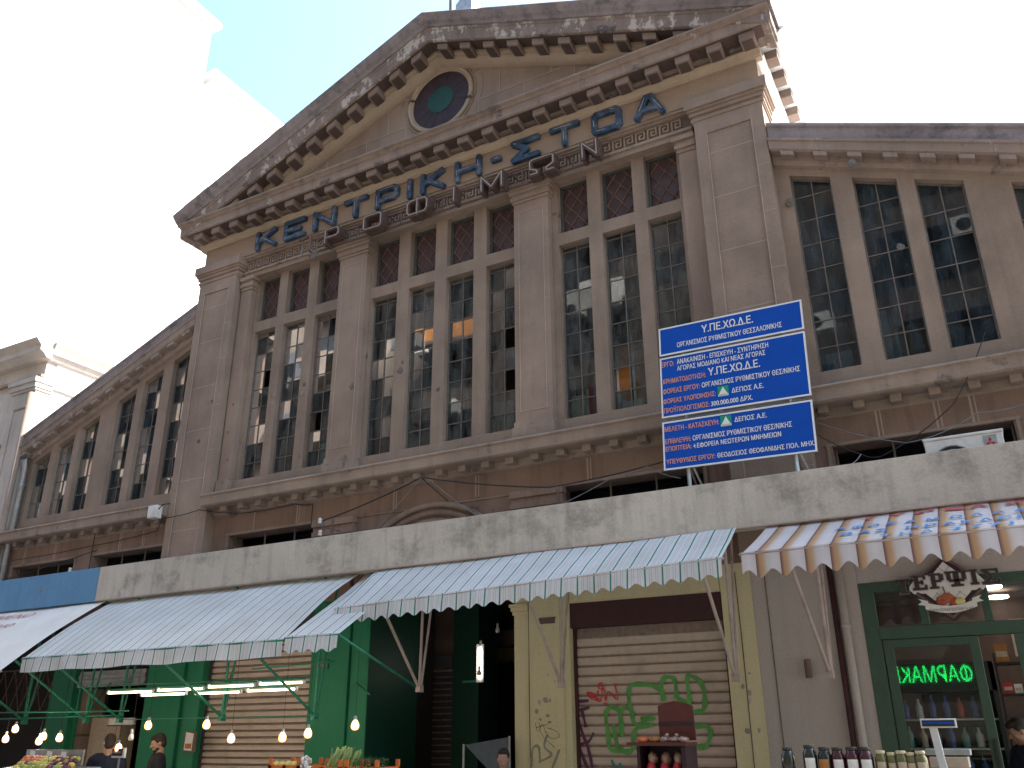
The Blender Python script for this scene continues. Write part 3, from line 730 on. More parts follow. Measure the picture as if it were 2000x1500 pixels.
# steel lattice over the dark left opening
gl = MB()
for k in range(9):
    x = -16.9+.3*k; gl.tube([(x, 10.03, 2.0), (x+.3, 10.03, 2.7)], .008, 'lattice', 4); gl.tube([(x+.3, 10.03, 2.0), (x, 10.03, 2.7)], .008, 'lattice', 4)
gl.tube([(-17, 10.02, 2.0), (-14.2, 10.02, 2.0)], .014, 'frame', 5); gl.tube([(-17, 10.02, 2.7), (-14.2, 10.02, 2.7)], .014, 'frame', 5)
gl.build('shop_lattice', H)
def shutter(x0, x1, y, ztop, mat, boxmat, boxh, pitch=.0595, parts=True, deep=.018, groove='shutg', gset=(0, 6)):
    q = MB()
    q.v = []; prof = []; z = 0.0; rows = int(ztop/pitch)
    for i in range(rows):
        zb = i*pitch
        prof += [(y+deep, zb), (y+deep*.9, zb+pitch*.10), (y+.004, zb+pitch*.22), (y, zb+pitch*.38), (y+.003, zb+pitch*.55), (y, zb+pitch*.72), (y+.004, zb+pitch*.88)]
    prof.append((y+deep, ztop))
    for i in range(len(prof)-1):
        (ya, za), (yb, zb) = prof[i], prof[i+1]
        q.face([(x0, ya, za), (x1, ya, za), (x1, yb, zb), (x0, yb, zb)], groove if i % 7 in gset else mat)  # groove faces carry slat shade and dirt in their colour
    so_ = q.build('roller_shutter', H)
    b_ = MB(); b_.box(x0-.005, x1+.005, y-.10, y+.1, ztop, ztop+boxh, boxmat)
    b_.box(x0, x0+.035, y-.03, y+.05, 0, ztop, boxmat); b_.box(x1-.035, x1, y-.03, y+.05, 0, ztop, boxmat)
    b_.build('shutter_box', so_)
    return so_
sh1 = shutter(-4.67, -2.75, 10.13, 2.80, 'shut', 'maroon', .30, .112)
sh2 = shutter(-10.93, -8.77, 10.15, 3.0, 'shut', 'shutd', .38, .092, deep=.035, gset=(0, 1, 6))
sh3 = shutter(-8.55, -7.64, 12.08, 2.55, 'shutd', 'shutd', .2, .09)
# ---- graffiti on the shutter and the yellow pillar (paint follows the metal)
gr = MB()
def paint(pts, mat, wd, y=10.124, th=.004):
    P_ = [Vector((p[0], 0, p[1])) for p in pts]; Q = []
    for i in range(len(P_)-1):                              # Catmull-Rom
        p0, p1, p2, p3 = P_[max(i-1, 0)], P_[i], P_[i+1], P_[min(i+2, len(P_)-1)]
        for k in range(6):
            t = k/6; Q.append(.5*((2*p1)+(p2-p0)*t+(2*p0-5*p1+4*p2-p3)*t*t+(3*p1-p0-3*p2+p3)*t**3))
    Q.append(P_[-1]); v = []; n = len(Q)
    for i, p in enumerate(Q):
        d = (Q[min(i+1, n-1)]-Q[max(i-1, 0)]); nn = Vector((-d.z, 0, d.x)); nn = nn.normalized() if nn.length > 1e-9 else Vector((1, 0, 0))
        w_ = wd*(.5+.12*math.sin(i*.7)); dy = random.uniform(0, .0002)
        v += [Vector((p.x, y+dy, p.z))+nn*w_, Vector((p.x, y+dy, p.z))-nn*w_]
    gr.poly(v, [(2*i, 2*i+1, 2*i+3, 2*i+2) for i in range(n-1)], mat)
K = 10.12/10.05
def sc(pts): return [(x*K, 1.6+(z-1.6)*K) for x, z in pts]
GR = {"spg": [[[-4.05,1.42],[-4.22,1.42],[-4.24,1.56],[-4.26,1.79],[-4.21,1.87],[-4.12,1.86],[-4.08,1.77],[-4.07,1.55]], [[-4.07,1.55],[-4.08,1.77],[-4.04,1.86],[-3.94,1.84],[-3.91,1.7],[-3.78,1.68],[-3.68,1.68]],
 [[-4.17,1.68],[-4.14,1.49],[-4.11,1.42],[-4.05,1.4],[-3.95,1.42],[-3.92,1.59],[-3.85,1.66],[-3.69,1.68]], [[-3.94,1.84],[-3.96,1.93],[-3.95,2.07],[-3.88,2.12],[-3.72,2.11],[-3.57,2.06],[-3.55,1.94]],
 [[-3.53,1.93],[-3.55,2.08],[-3.51,2.18],[-3.41,2.18],[-3.38,2.1],[-3.38,1.95]], [[-3.38,1.95],[-3.3,1.93],[-3.23,1.92],[-3.24,2.16],[-3.18,2.19],[-3.08,2.11],[-3.05,1.95],[-3.08,1.83],[-3.14,1.81],[-3.23,1.82]],
 [[-3.83,1.74],[-3.65,1.75]], [[-3.23,1.66],[-3.06,1.66],[-3.02,1.59],[-3.08,1.46],[-3.22,1.45]], [[-3.81,1.45],[-3.95,1.45]]],
 "spp": [[[-4.65,1.95],[-4.47,1.955]], [[-4.63,1.93],[-4.61,1.74],[-4.52,1.5],[-4.42,1.6]], [[-4.61,1.85],[-4.46,1.88]], [[-4.57,1.87],[-4.54,1.75],[-4.52,1.66]], [[-4.51,1.2],[-4.6,1.42],[-4.57,1.48],[-4.51,1.46],[-4.45,1.2]]],
 "spr": [[[-4.49,2.05],[-4.44,1.98],[-4.35,1.96],[-4.41,2.03],[-4.49,2.05]], [[-4.34,2.13],[-4.29,2.15],[-4.29,2.09],[-4.33,2.09],[-4.34,2.13]], [[-4.34,2.07],[-4.37,1.98],[-4.32,1.95],[-4.29,2.07],[-4.26,2.07],[-4.25,1.95],[-4.21,2.05],[-4.1,1.96],[-4.13,2.14]], [[-4.28,1.92],[-4.23,1.92]], [[-4.46,2.04],[-4.38,1.99],[-4.44,2.0],[-4.33,1.97]]],
 "spt": [[[-4.21,1.31],[-4.17,1.2]], [[-4.11,1.28],[-4.11,1.2]], [[-3.82,1.34],[-3.83,1.31]]]}
for k, L_ in GR.items():
    for i_, pts in enumerate(L_): paint(sc(pts), k, {'spg': .052, 'spp': .034, 'spr': .017, 'spt': .025}[k], 10.1245-.0008*i_-{'spg': 0, 'spp': .004, 'spr': .006, 'spt': .007}[k]*.5)
gr.build('graffiti', sh1)
gr = MB()
for i_, pts in enumerate([[(-5.16,1.72),(-5.12,1.62),(-5.06,1.70),(-5.02,1.60)], [(-5.15,1.66),(-4.98,1.70)], [(-5.0,1.66),(-4.88,1.62),(-4.84,1.56),(-4.95,1.54),(-5.02,1.62)], [(-5.1,1.72),(-5.07,1.58),(-4.9,1.44)],
    [(-5.22,1.22),(-5.2,1.42),(-5.12,1.45),(-5.1,1.3)], [(-5.0,1.58),(-5.04,1.45),(-4.95,1.36),(-5.12,1.28)], [(-4.84,1.42),(-4.95,1.2)]]):
    paint(pts, 'spgr' if i_ > 3 else 'lbrown', .028 if i_ > 3 else .006, 9.983-.0004*i_)
gr.build('graffiti', H)
# name plates and small fittings on the pillars
nm = MB(); nm.box(-5.08, -4.86, 9.972, 9.985, 2.87, 2.945, 'lbrown'); nm.tube([(-4.95, 9.965, 2.935), (-4.84, 9.96, 2.935)], .008, 'frame', 5); nm.build('rusty_plate', H)
ns = MB(); ns.box(-8.68, -8.42, 9.955, 9.98, 2.46, 2.585, 'green'); ns.box(-8.66, -8.44, 9.948, 9.955, 2.49, 2.57, 'frame'); add_text(ns, 'ΦΙΞΙ', 'gcable', (-8.63, 9.948, 2.505), (1, 0, 0), (0, 0, 1), .17, .05, .03, .002); ns.build('meter_plate', H)
lt = MB(); lt.lathe((-1.87, 9.93, 2.12), [(.03, 0), (.035, .01), (.035, .18), (.03, .19)], 'lbrown', 12); lt.tube([(-1.87, 9.99, 2.2), (-1.87, 9.93, 2.2)], .012, 'frame', 6); lt.build('wall_light_fitting', H, smooth=False)

# ================================================================== LEFT NEIGHBOUR
NB = thing('neighbour_building', 'pale stone building with a plain cornice beside the left wing at the picture edge', 'building', (-17.5, 10, 0))
q = MB()
q.box(-25, -16.66, 9.99, 24, 0, 9.05, 'nbr'); q.build('wall', NB)
q = MB(); q.box(-16.66, -16.65, 10.21, 24, 0, 9.0, 'wplaster_and_sun'); q.build('side_wall', NB)  # thin white sheet: full sun on the side stone put into its colour
q = MB(); q.box(-17.42, -16.64, 9.86, 10.2, 0, 8.28, 'nbr')
q.box(-17.25, -17.22, 9.85, 9.86, 0, 7.9, 'joint'); q.box(-16.84, -16.81, 9.85, 9.86, 0, 7.9, 'trim'); q.box(-17.25, -16.81, 9.845, 9.86, 7.9, 7.94, 'trim')
for z0, z1, p_ in [(8.28, 8.34, .03), (8.34, 8.45, .06), (8.45, 8.56, .09)]: q.box(-17.42-p_, -16.64+p_*.6, 9.86-p_, 10.2, z0, z1, 'nbr')
q.build('corner_pilaster', NB, bevel=.006)
q = MB()
np_ = [(9.60, 9.38), (9.58, 9.34), (9.66, 9.26), (9.70, 9.22), (9.70, 9.12), (9.78, 9.08), (9.86, 9.0), (9.99, 8.98), (9.99, 9.38)]
q.prism(np_, 'x', -25, -16.52, 'nbr'); q.prism([(-16.66+(9.99-y)*.5, z) for y, z in np_[:-1]]+[(-16.7, 9.38)], 'y', 9.991, 24, 'nbr')
q.build('cornice', NB, bevel=.006)
q = MB(); q.box(-25, -16.63, 9.90, 9.99, 8.6, 8.66, 'trim'); q.box(-25, -17.45, 9.93, 9.99, 7.2, 7.26, 'trim'); q.box(-16.662, -16.60, 10.2, 24, 8.4, 8.5, 'nbr'); q.build('string_course', NB)
# ---- drain pipes
def pipe(name, label, pts, rad, mat, cat='pipe', brk=()):
    p = thing(name, label, cat, (pts[0][0], pts[0][1], min(q_[2] for q_ in pts)))
    a = MB(); a.tube(pts, rad, mat, 10); a.build('pipe', p, smooth=True)
    b = MB()
    for z in brk: b.tube([(pts[0][0], pts[0][1], z), (pts[0][0], pts[0][1], z+.05)], rad*1.22, mat, 10)
    if brk: b.build('collar', p, smooth=True)
    return p
pipe('drain_pipe', 'pale grey drain pipe at the left end of the left wing', [(-16.50, 9.90, 0), (-16.50, 9.90, 6.55), (-16.48, 9.84, 6.72), (-16.42, 9.9, 6.80)], .05, 'galv', brk=(1, 3.3, 5.1, 6.2))
pipe('corner_drain_pipe', 'thick brownish drain pipe against the corner of the neighbouring building', [(-16.66, 9.80, 0), (-16.66, 9.80, 8.2)], .06, 'trim', brk=(2, 4.4))
pipe('wall_pipe', 'dark pipe running down the grey pillar left of the shop frame', [(-1.52, 9.955, 0), (-1.52, 9.955, 3.5)], .030, 'maroon')
pipe('painted_pipe', 'warm grey painted pipe beside the dark pipe on the shop pillar', [(-1.43, 9.95, 0), (-1.43, 9.95, 3.5)], .042, 'grey', brk=(1.2, 2.6))
# ================================================================== FAR WHITE BUILDINGS
def apartment(name, label, x, y0, y1, h, floors, seed):
    random.seed(seed)
    a = thing(name, label, 'building', (x-6, (y0+y1)/2, 0))
    q = MB(); q.box(x-14, x, y0, y1, 0, h, 'wplaster_and_sun'); q.build('wall', a)
    q = MB(); q.box(x-14.2, x+.35, y0-.2, y1+.2, h, h+.25, 'wplaster_and_sun'); q.build('roof_slab', a)
    for k in floors:
        q = MB(); q.box(x, x+.35, y0+.1, y0+2.2, k, k+.12, 'wplaster_and_sun'); q.build('balcony', a)
        n = 0
        for i in range(n):
            yy = y0+1.2+i*3; q = MB(); q.box(x-.02, x+.02, yy, yy+1.3, k+.16, k+2.3, 'galv'); q.build('window', a)
    return a
apartment('apartment_block', 'tall glaring white apartment block in full sun beyond the left wing', -24, 8.5, 18.3, 28.7, [], 3)
apartment('apartment_block', 'lower sunlit white apartment block behind the tall one, its roof edge dropping to the pediment', -24, 18.7, 34, 26.4, [23.7, 21.25], 4)
random.seed(11)

# ================================================================== SIGN LETTERS ON THE PEDIMENT BAND
def strokes(mb, segs, x0, x1, z0, z1, y0, y1, wd, mat, core=None, cy=None):
    for a, b in segs:
        A_ = Vector((x0+a[0]*(x1-x0), 0, z0+a[1]*(z1-z0))); B_ = Vector((x0+b[0]*(x1-x0), 0, z0+b[1]*(z1-z0)))
        d = (B_-A_); L_ = d.length; d.normalize(); n = Vector((-d.z, 0, d.x))*wd/2; e = d*wd*.45
        v = [A_-e*.98-n*.7, A_-e*.98+n*.7, A_-e*.4+n, B_+e*.4+n, B_+e*.98+n*.7, B_+e*.98-n*.7, B_+e*.4-n, A_-e*.4-n]; m_ = len(v); jj = random.uniform(0, .002)
        V = [p+Vector((0, y0+jj, 0)) for p in v]+[p+Vector((0, y1, 0)) for p in v]
        mb.poly(V, [tuple(range(m_))[::-1], tuple(range(m_, 2*m_))]+[(i, (i+1) % m_, m_+(i+1) % m_, m_+i) for i in range(m_)], mat)
        if core and L_ > .02 and random.random() < .6: t0 = random.uniform(0, .4); mb.tube([A_.lerp(B_, t0)+Vector((0, cy, 0)), A_.lerp(B_, random.uniform(t0+.2, 1))+Vector((0, cy, 0))+n*random.uniform(-.3, .3)], .0055, core, 5)
LT = {'Κ': [((0, 0), (0, 1)), ((0, .42), (.95, 1)), ((.35, .55), (1, 0))], 'Ε': [((0, 0), (0, 1)), ((0, 1), (1, 1)), ((0, .5), (.75, .5)), ((0, 0), (1, 0))],
 'Ν': [((0, 0), (0, 1)), ((0, 1), (1, 0)), ((1, 0), (1, 1))], 'Τ': [((0, 1), (1, 1)), ((.5, 1), (.5, 0))], 'Ρ': [((0, 0), (0, 1)), ((0, 1), (.85, 1)), ((.85, 1), (1, .85)), ((1, .85), (1, .5)), ((1, .5), (.85, .38)), ((.85, .38), (0, .38))],
 'Ι': [((.5, 0), (.5, 1))], 'Η': [((0, 0), (0, 1)), ((1, 0), (1, 1)), ((0, .5), (1, .5))], '-': [((0, .5), (1, .5))], 'Σ': [((1, 1), (0, 1)), ((0, 1), (.55, .5)), ((.55, .5), (0, 0)), ((0, 0), (1, 0))],
 'Ο': [((.1, 0), (.9, 0)), ((.9, 0), (1, .12)), ((1, .12), (1, .88)), ((1, .88), (.9, 1)), ((.9, 1), (.1, 1)), ((.1, 1), (0, .88)), ((0, .88), (0, .12)), ((0, .12), (.1, 0))],
 'Α': [((0, 0), (.4, 1)), ((.4, 1), (.6, 1)), ((.6, 1), (1, 0)), ((.18, .35), (.82, .35))],
 'Φ': [((.5, -.1), (.5, 1.12)), ((.12, 0), (.88, 0)), ((.88, 0), (1, .2)), ((1, .2), (1, .8)), ((1, .8), (.88, 1)), ((.88, 1), (.12, 1)), ((.12, 1), (0, .8)), ((0, .8), (0, .2)), ((0, .2), (.12, 0))],
 'Μ': [((0, 0), (0, 1)), ((0, 1), (.5, .12)), ((.5, .12), (1, 1)), ((1, 1), (1, 0))], 'Ω': [((0, 0), (.3, 0)), ((.3, 0), (.3, .18)), ((.3, .18), (0, .4)), ((0, .4), (0, .9)), ((0, .9), (.1, 1)), ((.1, 1), (.9, 1)), ((.9, 1), (1, .9)), ((1, .9), (1, .4)), ((1, .4), (.7, .18)), ((.7, .18), (.7, 0)), ((.7, 0), (1, 0))]}
BL = thing('blue_letter_sign', 'faded blue neon letters spelling ΚΕΝΤΡΙΚΗ-ΣΤΟΑ on the tan band below the pediment', 'sign', (-6.75, 9.8, 9.75))
for c_, a, b in [('Κ', -10.66, -10.18), ('Ε', -9.98, -9.50), ('Ν', -9.31, -8.82), ('Τ', -8.63, -8.13), ('Ρ', -7.94, -7.48), ('Ι', -7.34, -7.16), ('Κ', -7.02, -6.56), ('Η', -6.35, -5.88), ('-', -5.69, -5.51), ('Σ', -5.32, -4.83), ('Τ', -4.65, -4.16), ('Ο', -3.95, -3.49), ('Α', -3.28, -2.83)]:
    q = MB(); strokes(q, LT[c_], a+.035, b-.035, 9.835, 10.145, 9.765, 9.84, .088, 'lblue', 'tubew', 9.758); q.build('letter', BL, bevel=.022, merge=False)
BR = thing('brown_letter_sign', 'rusty brown letters spelling ΤΡΟΦΙΜΩΝ on a rail across the meander band', 'sign', (-6.75, 9.7, 9.3))
for c_, a, b in [('Ρ', -8.89, -8.55), ('Ο', -8.07, -7.66), ('Φ', -7.19, -6.75), ('Ι', -6.36, -6.18), ('Μ', -5.80, -5.38), ('Ω', -4.95, -4.50), ('Ν', -4.09, -3.81)]:
    q = MB(); strokes(q, LT[c_], a+.03, b-.03, 9.345, 9.60, 9.63, 9.80, .066, 'lbr2', None, 9.622)
    for g0_, g1_ in LT[c_]: A_ = Vector((a+.03+g0_[0]*(b-a-.06), 9.622, 9.345+g0_[1]*.255)); B_ = Vector((a+.03+g1_[0]*(b-a-.06), 9.622, 9.345+g1_[1]*.255)); q.tube([A_, B_], .0085, 'tubeb', 5)
    q.build('letter', BR, merge=False)
q = MB(); q.tube([(-9.45, 9.64, 9.58), (-9.20, 9.64, 9.60), (-9.2, 9.64, 9.3)], .035, 'lbrown', 6); q.tube([(-9.38, 9.66, 9.55), (-9.38, 9.66, 9.25)], .012, 'frame', 5)
for k in range(3): q.tube([(-9.12+.09*math.cos(t+k), 9.66-.02*k, 9.22+.1*math.sin(t)) for t in [2*math.pi*i/12 for i in range(12)]], .012, 'frame', 5, closed=True)
q.build('broken_letter', BR, label='broken twisted letter Τ with a tangle of loose tube')
q = MB(); q.box(-9.2, -3.7, 9.80, 9.825, 9.60, 9.63, 'lbrown'); q.box(-9.2, -3.7, 9.80, 9.825, 9.36, 9.385, 'lbrown')
for k in range(12): x = -9.1+.47*k; q.box(x, x+.02, 9.80, 9.95, 9.605, 9.625, 'lbrown')
for x in (-8.32, -7.42, -6.6, -5.15, -4.3, -9.0): q.box(x, x+.015, 9.79, 9.80, 9.385, 9.60, 'lbrown')
q.build('rail', BR)

# ================================================================== BLUE PROJECT BOARD
EX = Vector((.99892962, -.03408369, -.03127164)); UP = Vector((.03179431, .0149022, .99938333)); NN = EX.cross(UP)
B0 = Vector((-3.01, 9.1, 4.35)); NN = -NN if NN.y > 0 else NN
PBd = thing('project_board', 'blue and white three-panel building works board in Greek standing on the canopy', 'sign', (-2.15, 9.25, 3.86))
def on(a, b, off=0): return B0+EX*a+UP*b+NN*off
def slab(mb, a0, a1, b0, b1, o0, o1, mat):
    v = [on(a, b, o_) for o_ in (o1, o0) for b in (b0, b1) for a in (a0, a1)]
    mb.poly(v, [(0, 2, 3, 1), (4, 5, 7, 6), (0, 1, 5, 4), (2, 6, 7, 3), (0, 4, 6, 2), (1, 3, 7, 5)], mat)
P = {0: (1.405, 1.765), 1: (.622, 1.375), 2: (-.004, .570)}
TX = {0: [('Υ.ΠΕ.ΧΩ.Δ.Ε.', 'w', .53, 1.602, 1.137, .098), ('ΟΡΓΑΝΙΣΜΟΣ ΡΥΘΜΙΣΤΙΚΟΥ ΘΕΣΣΑΛΟΝΙΚΗΣ', 'w', .222, 1.478, 1.45, .064)],
 1: [('ΕΡΓΟ:', 'o', .02, 1.256, .172, .064), ('ΑΝΑΚΑΙΝΙΣΗ - ΕΠΙΣΚΕΥΗ - ΣΥΝΤΗΡΗΣΗ', 'w', .21, 1.264, 1.282, .062), ('ΑΓΟΡΑΣ ΜΟΔΙΑΝΟ ΚΑΙ ΝΕΑΣ ΑΓΟΡΑΣ', 'w', .21, 1.180, 1.243, .060), ('ΧΡΗΜΑΤΟΔΟΤΗΣΗ:', 'o', .024, 1.040, .548, .062),
     ('Υ.ΠΕ.ΧΩ.Δ.Ε.', 'w', .578, 1.048, 1.174, .096), ('ΦΟΡΕΑΣ ΕΡΓΟΥ:', 'o', .027, .915, .472, .062), ('ΟΡΓΑΝΙΣΜΟΣ ΡΥΘΜΙΣΤΙΚΟΥ ΘΕΣ/ΝΙΚΗΣ', 'w', .495, .917, 1.597, .062), ('ΦΟΡΕΑΣ ΥΛΟΠΟΙΗΣΗΣ:', 'o', .025, .793, .652, .058),
     ('ΔΕΠΟΣ Α.Ε.', 'w', .835, .794, 1.194, .058), ('ΠΡΟΫΠΟΛΟΓΙΣΜΟΣ:', 'o', .028, .676, .572, .060), ('300.000.000 ΔΡΧ.', 'w', .59, .676, 1.063, .058)],
 2: [('ΜΕΛΕΤΗ - ΚΑΤΑΣΚΕΥΗ:', 'o', .027, .450, .668, .060), ('ΔΕΠΟΣ Α.Ε.', 'w', .842, .447, 1.20, .056), ('ΕΠΙΒΛΕΨΗ:', 'o', .028, .303, .334, .058), ('ΟΡΓΑΝΙΣΜΟΣ ΡΥΘΜΙΣΤΙΚΟΥ ΘΕΣ/ΝΙΚΗΣ', 'w', .355, .302, 1.455, .060),
     ('ΕΠΟΠΤΕΙΑ:', 'o', .028, .214, .336, .056), ('4:', 'w', .357, .211, .392, .054), ('ΕΦΟΡΕΙΑ ΝΕΩΤΕΡΩΝ ΜΝΗΜΕΙΩΝ', 'w', .402, .211, 1.334, .055), ('ΥΠΕΥΘΥΝΟΣ ΕΡΓΟΥ:', 'o', .034, .063, .602, .056), ('ΘΕΟΔΟΣΙΟΣ ΘΕΟΦΑΝΙΔΗΣ ΠΟΛ. ΜΗΧ.', 'w', .624, .064, 1.668, .054)]}
for i in range(3):
    b0, b1 = P[i]; q = MB(); slab(q, 0, 1.685, b0, b1, -.03, -.004, 'galv'); slab(q, .018, 1.667, b0+.018, b1-.018, -.004, 0, 'sgblue')
    for a in ((0, .018, b0, b1), (1.667, 1.685, b0, b1), (.018, 1.667, b0, b0+.018), (.018, 1.667, b1-.018, b1)): slab(q, *a, -.004, .003, 'sgwhite')
    po = q.build('panel', PBd)
    t_ = MB()
    for s_, c_, a, b, a1, h_ in TX[i]:
        add_text(t_, s_, 'sgwhite' if c_ == 'w' else 'sgor', on(a, b), EX, UP, a1-a, h_, .019, .003)
    if i:
        zb = .772 if i == 1 else .414; a0 = .675 if i == 1 else .685
        slab(t_, a0, a0+.125, zb, zb+.125, 0, .002, 'sggreen'); t_.poly([on(a0+.01, zb+.022, .004), on(a0+.115, zb+.022, .004), on(a0+.0625, zb+.115, .004)], [(0, 1, 2)], 'sgwhite')
        slab(t_, a0+.004, a0+.121, zb+.003, zb+.026, .002, .0035, 'sgwhite'); add_text(t_, 'ΔΕΠΟΣ', 'gcable', on(a0+.012, zb+.006), EX, UP, .10, .017, .01, .005)
    t_.build('lettering', po, merge=False)
q = MB()
for a in (.27, 1.45):
    v = [on(a, 1.70, -.05), on(a, 0, -.05)]; bt = Vector((v[1].x, v[1].y, 3.86))
    d = .02
    q.tube([v[0], v[1], bt], .022, 'galv', 4); q.tube([on(a, .15, -.05), Vector((v[1].x+.17, v[1].y+.35, 3.86))], .016, 'galv', 4); q.tube([on(a+.02, .0, -.06), Vector((v[1].x+.03, v[1].y+.5, 3.86))], .014, 'lbrown', 4)
q.tube([on(.1, 1.39, -.05), on(1.6, 1.39, -.05)], .016, 'galv', 4); q.tube([on(.1, .60, -.05), on(1.6, .60, -.05)], .016, 'galv', 4)
q.build('support_frame', PBd)

# ================================================================== AWNINGS
def curve_y(pts, n=14):
    """smooth (y,z) line through pts"""
    out = []; P_ = [Vector((0, *p)) for p in pts]
    for i in range(len(P_)-1):
        p0, p1, p2, p3 = P_[max(i-1, 0)], P_[i], P_[i+1], P_[min(i+2, len(P_)-1)]
        for k in range(n):
            t = k/n; v = .5*((2*p1)+(p2-p0)*t+(2*p0-5*p1+4*p2-p3)*t*t+(3*p1-p0-3*p2+p3)*t**3); out.append((v.y, v.z))
    out.append(pts[-1]); return out
def awning(name, label, x0, x1, prof, vh, mat, scallop, tubemat, arms, pitch=.183, phase=0.0, wav=.012, side=False, vert=2.12, tilt=0, low=.5):
    a = thing(name, label, 'awning', ((x0+x1)/2, prof[-1][0], prof[-1][1]-vh), 'shop awnings under the canopy')
    nx = int((x1-x0)/.046); line = curve_y(prof, 8); q = MB(); V = []
    for i in range(nx+1):
        x = x0+(x1-x0)*i/nx
        for j, (y, z) in enumerate(line):
            t = j/(len(line)-1); V.append((x, y, z+tilt*t*(x-x0)/(x1-x0)+.008*math.sin(x*3.1+j*.35)*math.sin(math.pi*t)+.004*math.sin(x*17)*t*(1-t)*2))
    m_ = len(line)
    q.poly(V, [(i*m_+j, (i+1)*m_+j, (i+1)*m_+j+1, i*m_+j+1) for i in range(nx) for j in range(m_-1)], mat)
    q.build('cloth', a, smooth=True)
    q = MB(); V = []; fy, fz = prof[-1]; rows = 5
    nv = int((x1-x0)/.0125)
    for i in range(nv+1):
        x = x0+(x1-x0)*i/nv
        ph = ((x-(x0+x1)/2)/pitch-low); drop = scallop*(.5+.5*math.cos(2*math.pi*ph)) if scallop > 0 else .008*math.sin(x*5)
        h_ = vh-(scallop-drop if scallop > 0 else drop)
        for k in range(rows):
            t = k/(rows-1); V.append((x, fy-.012-wav*math.sin(x*9+1.3*math.sin(x*2.3))*t-.018*t, fz+.012+tilt*(x-x0)/(x1-x0)-h_*t))
    q.poly(V, [(i*rows+k, i*rows+k+1, (i+1)*rows+k+1, (i+1)*rows+k) for i in range(nv) for k in range(rows-1)], mat)
    if side:
        for xs_ in (x0,):
            q.poly([(xs_-.005, fy, fz+.012), (xs_-.02, fy+.25, fz+.14), (xs_-.03, fy+.24, fz-.04), (xs_-.02, fy, fz-vh+.01)], [(0, 1, 2, 3)], mat)
    q.build('valance', a, smooth=True)
    q = MB(); q.tube([(x0-.02, fy, fz-.008), (x1+.02, fy, fz-.008+tilt)], .016, tubemat, 8); q.build('front_bar', a, smooth=True)
    q = MB(); q.tube([(x0, prof[0][0], prof[0][1]), (x1, prof[0][0], prof[0][1])], .035, tubemat, 8); q.build('roller', a, smooth=True)
    for ax in arms:
        q = MB(); q.tube([(ax, 8.97, vert), (ax-.03, fy+.01, fz-.02+tilt*(ax-x0)/(x1-x0))], .018, tubemat, 8)
        q.tube([(ax+.01, 8.98, vert-.03), (ax+.02, 9.0, 3.74)], .018, tubemat, 8); q.tube([(ax+.02, 9.0, vert), (ax+.03, 9.28, 3.74)], .015, tubemat, 8)
        q.box(ax-.03, ax+.035, 8.955, 9.03, vert-.06, vert+.02, tubemat); q.build('arm', a, smooth=False)
    return a
a1 = awning('awning', 'long green striped awning low over the fruit stall with a nearly straight valance', -11.98, -7.22, [(9.35, 3.70), (8.95, 3.50), (8.4, 3.14), (7.73, 2.61)], .20, 'green_a', 0, 'gtube', [-13.6, -12.14, -11.4, -9.37, -7.77], vert=1.84, wav=.02)
a1b = awning('awning', 'short green striped awning tucked between the two long striped ones', -7.18, -6.42, [(9.2, 3.62), (8.7, 3.25), (7.73, 2.63)], .20, 'green_a', .04, 'gtube', [], phase=.3)
q = MB(); q.tube([(-6.41, 7.74, 2.61), (-6.22, 8.97, 2.12)], .016, 'gtube', 8); q.build('arm', a1b, smooth=True)
a2 = awning('awning', 'green striped awning with a scalloped valance above the passage and beige shutter', -6.87, -2.21, [(9.30, 3.72), (8.92, 3.52), (8.55, 3.25), (8.2, 2.985)], .205, 'green_a', .045, 'wtube', [-6.19, -4.32, -2.40], side=True, tilt=.155)
a3 = awning('awning', 'brown and white striped awning with blue lettering over the delicatessen', -1.92, 3.0, [(9.25, 3.68), (8.85, 3.50), (7.8, 3.08)], .24, 'brown_a', .075, 'wtube', [-1.50, 1.9], pitch=.212, low=.14)
a0 = awning('awning', 'plain white awning with red lettering at the left edge', -17.4, -12.08, [(9.35, 3.68), (8.9, 3.50), (8.2, 3.02), (7.50, 2.44)], .16, 'white_a', .03, 'wtube', [], pitch=.25)
q = MB()
def slope_text(mb, s_, mat, x, w_, y0, y1, pr0, pr1, h_=None, lift=.014, shear=0, bold=.03):
    """lettering printed on the flat slope between pr0 (top) and pr1 (front): y0 = baseline y, y1 = top y"""
    zf = lambda y: pr1[1]+(pr0[1]-pr1[1])*(y-pr1[0])/(pr0[0]-pr1[0])
    A_ = Vector((x, y0, zf(y0))); B_ = Vector((x, y1, zf(y1))); up = (B_-A_); L_ = up.length; up.normalize()
    add_text(mb, s_, mat, A_, (1, 0, 0), up, w_, L_, bold, lift, shear)
S3 = ((8.85, 3.50), (7.8, 3.08))
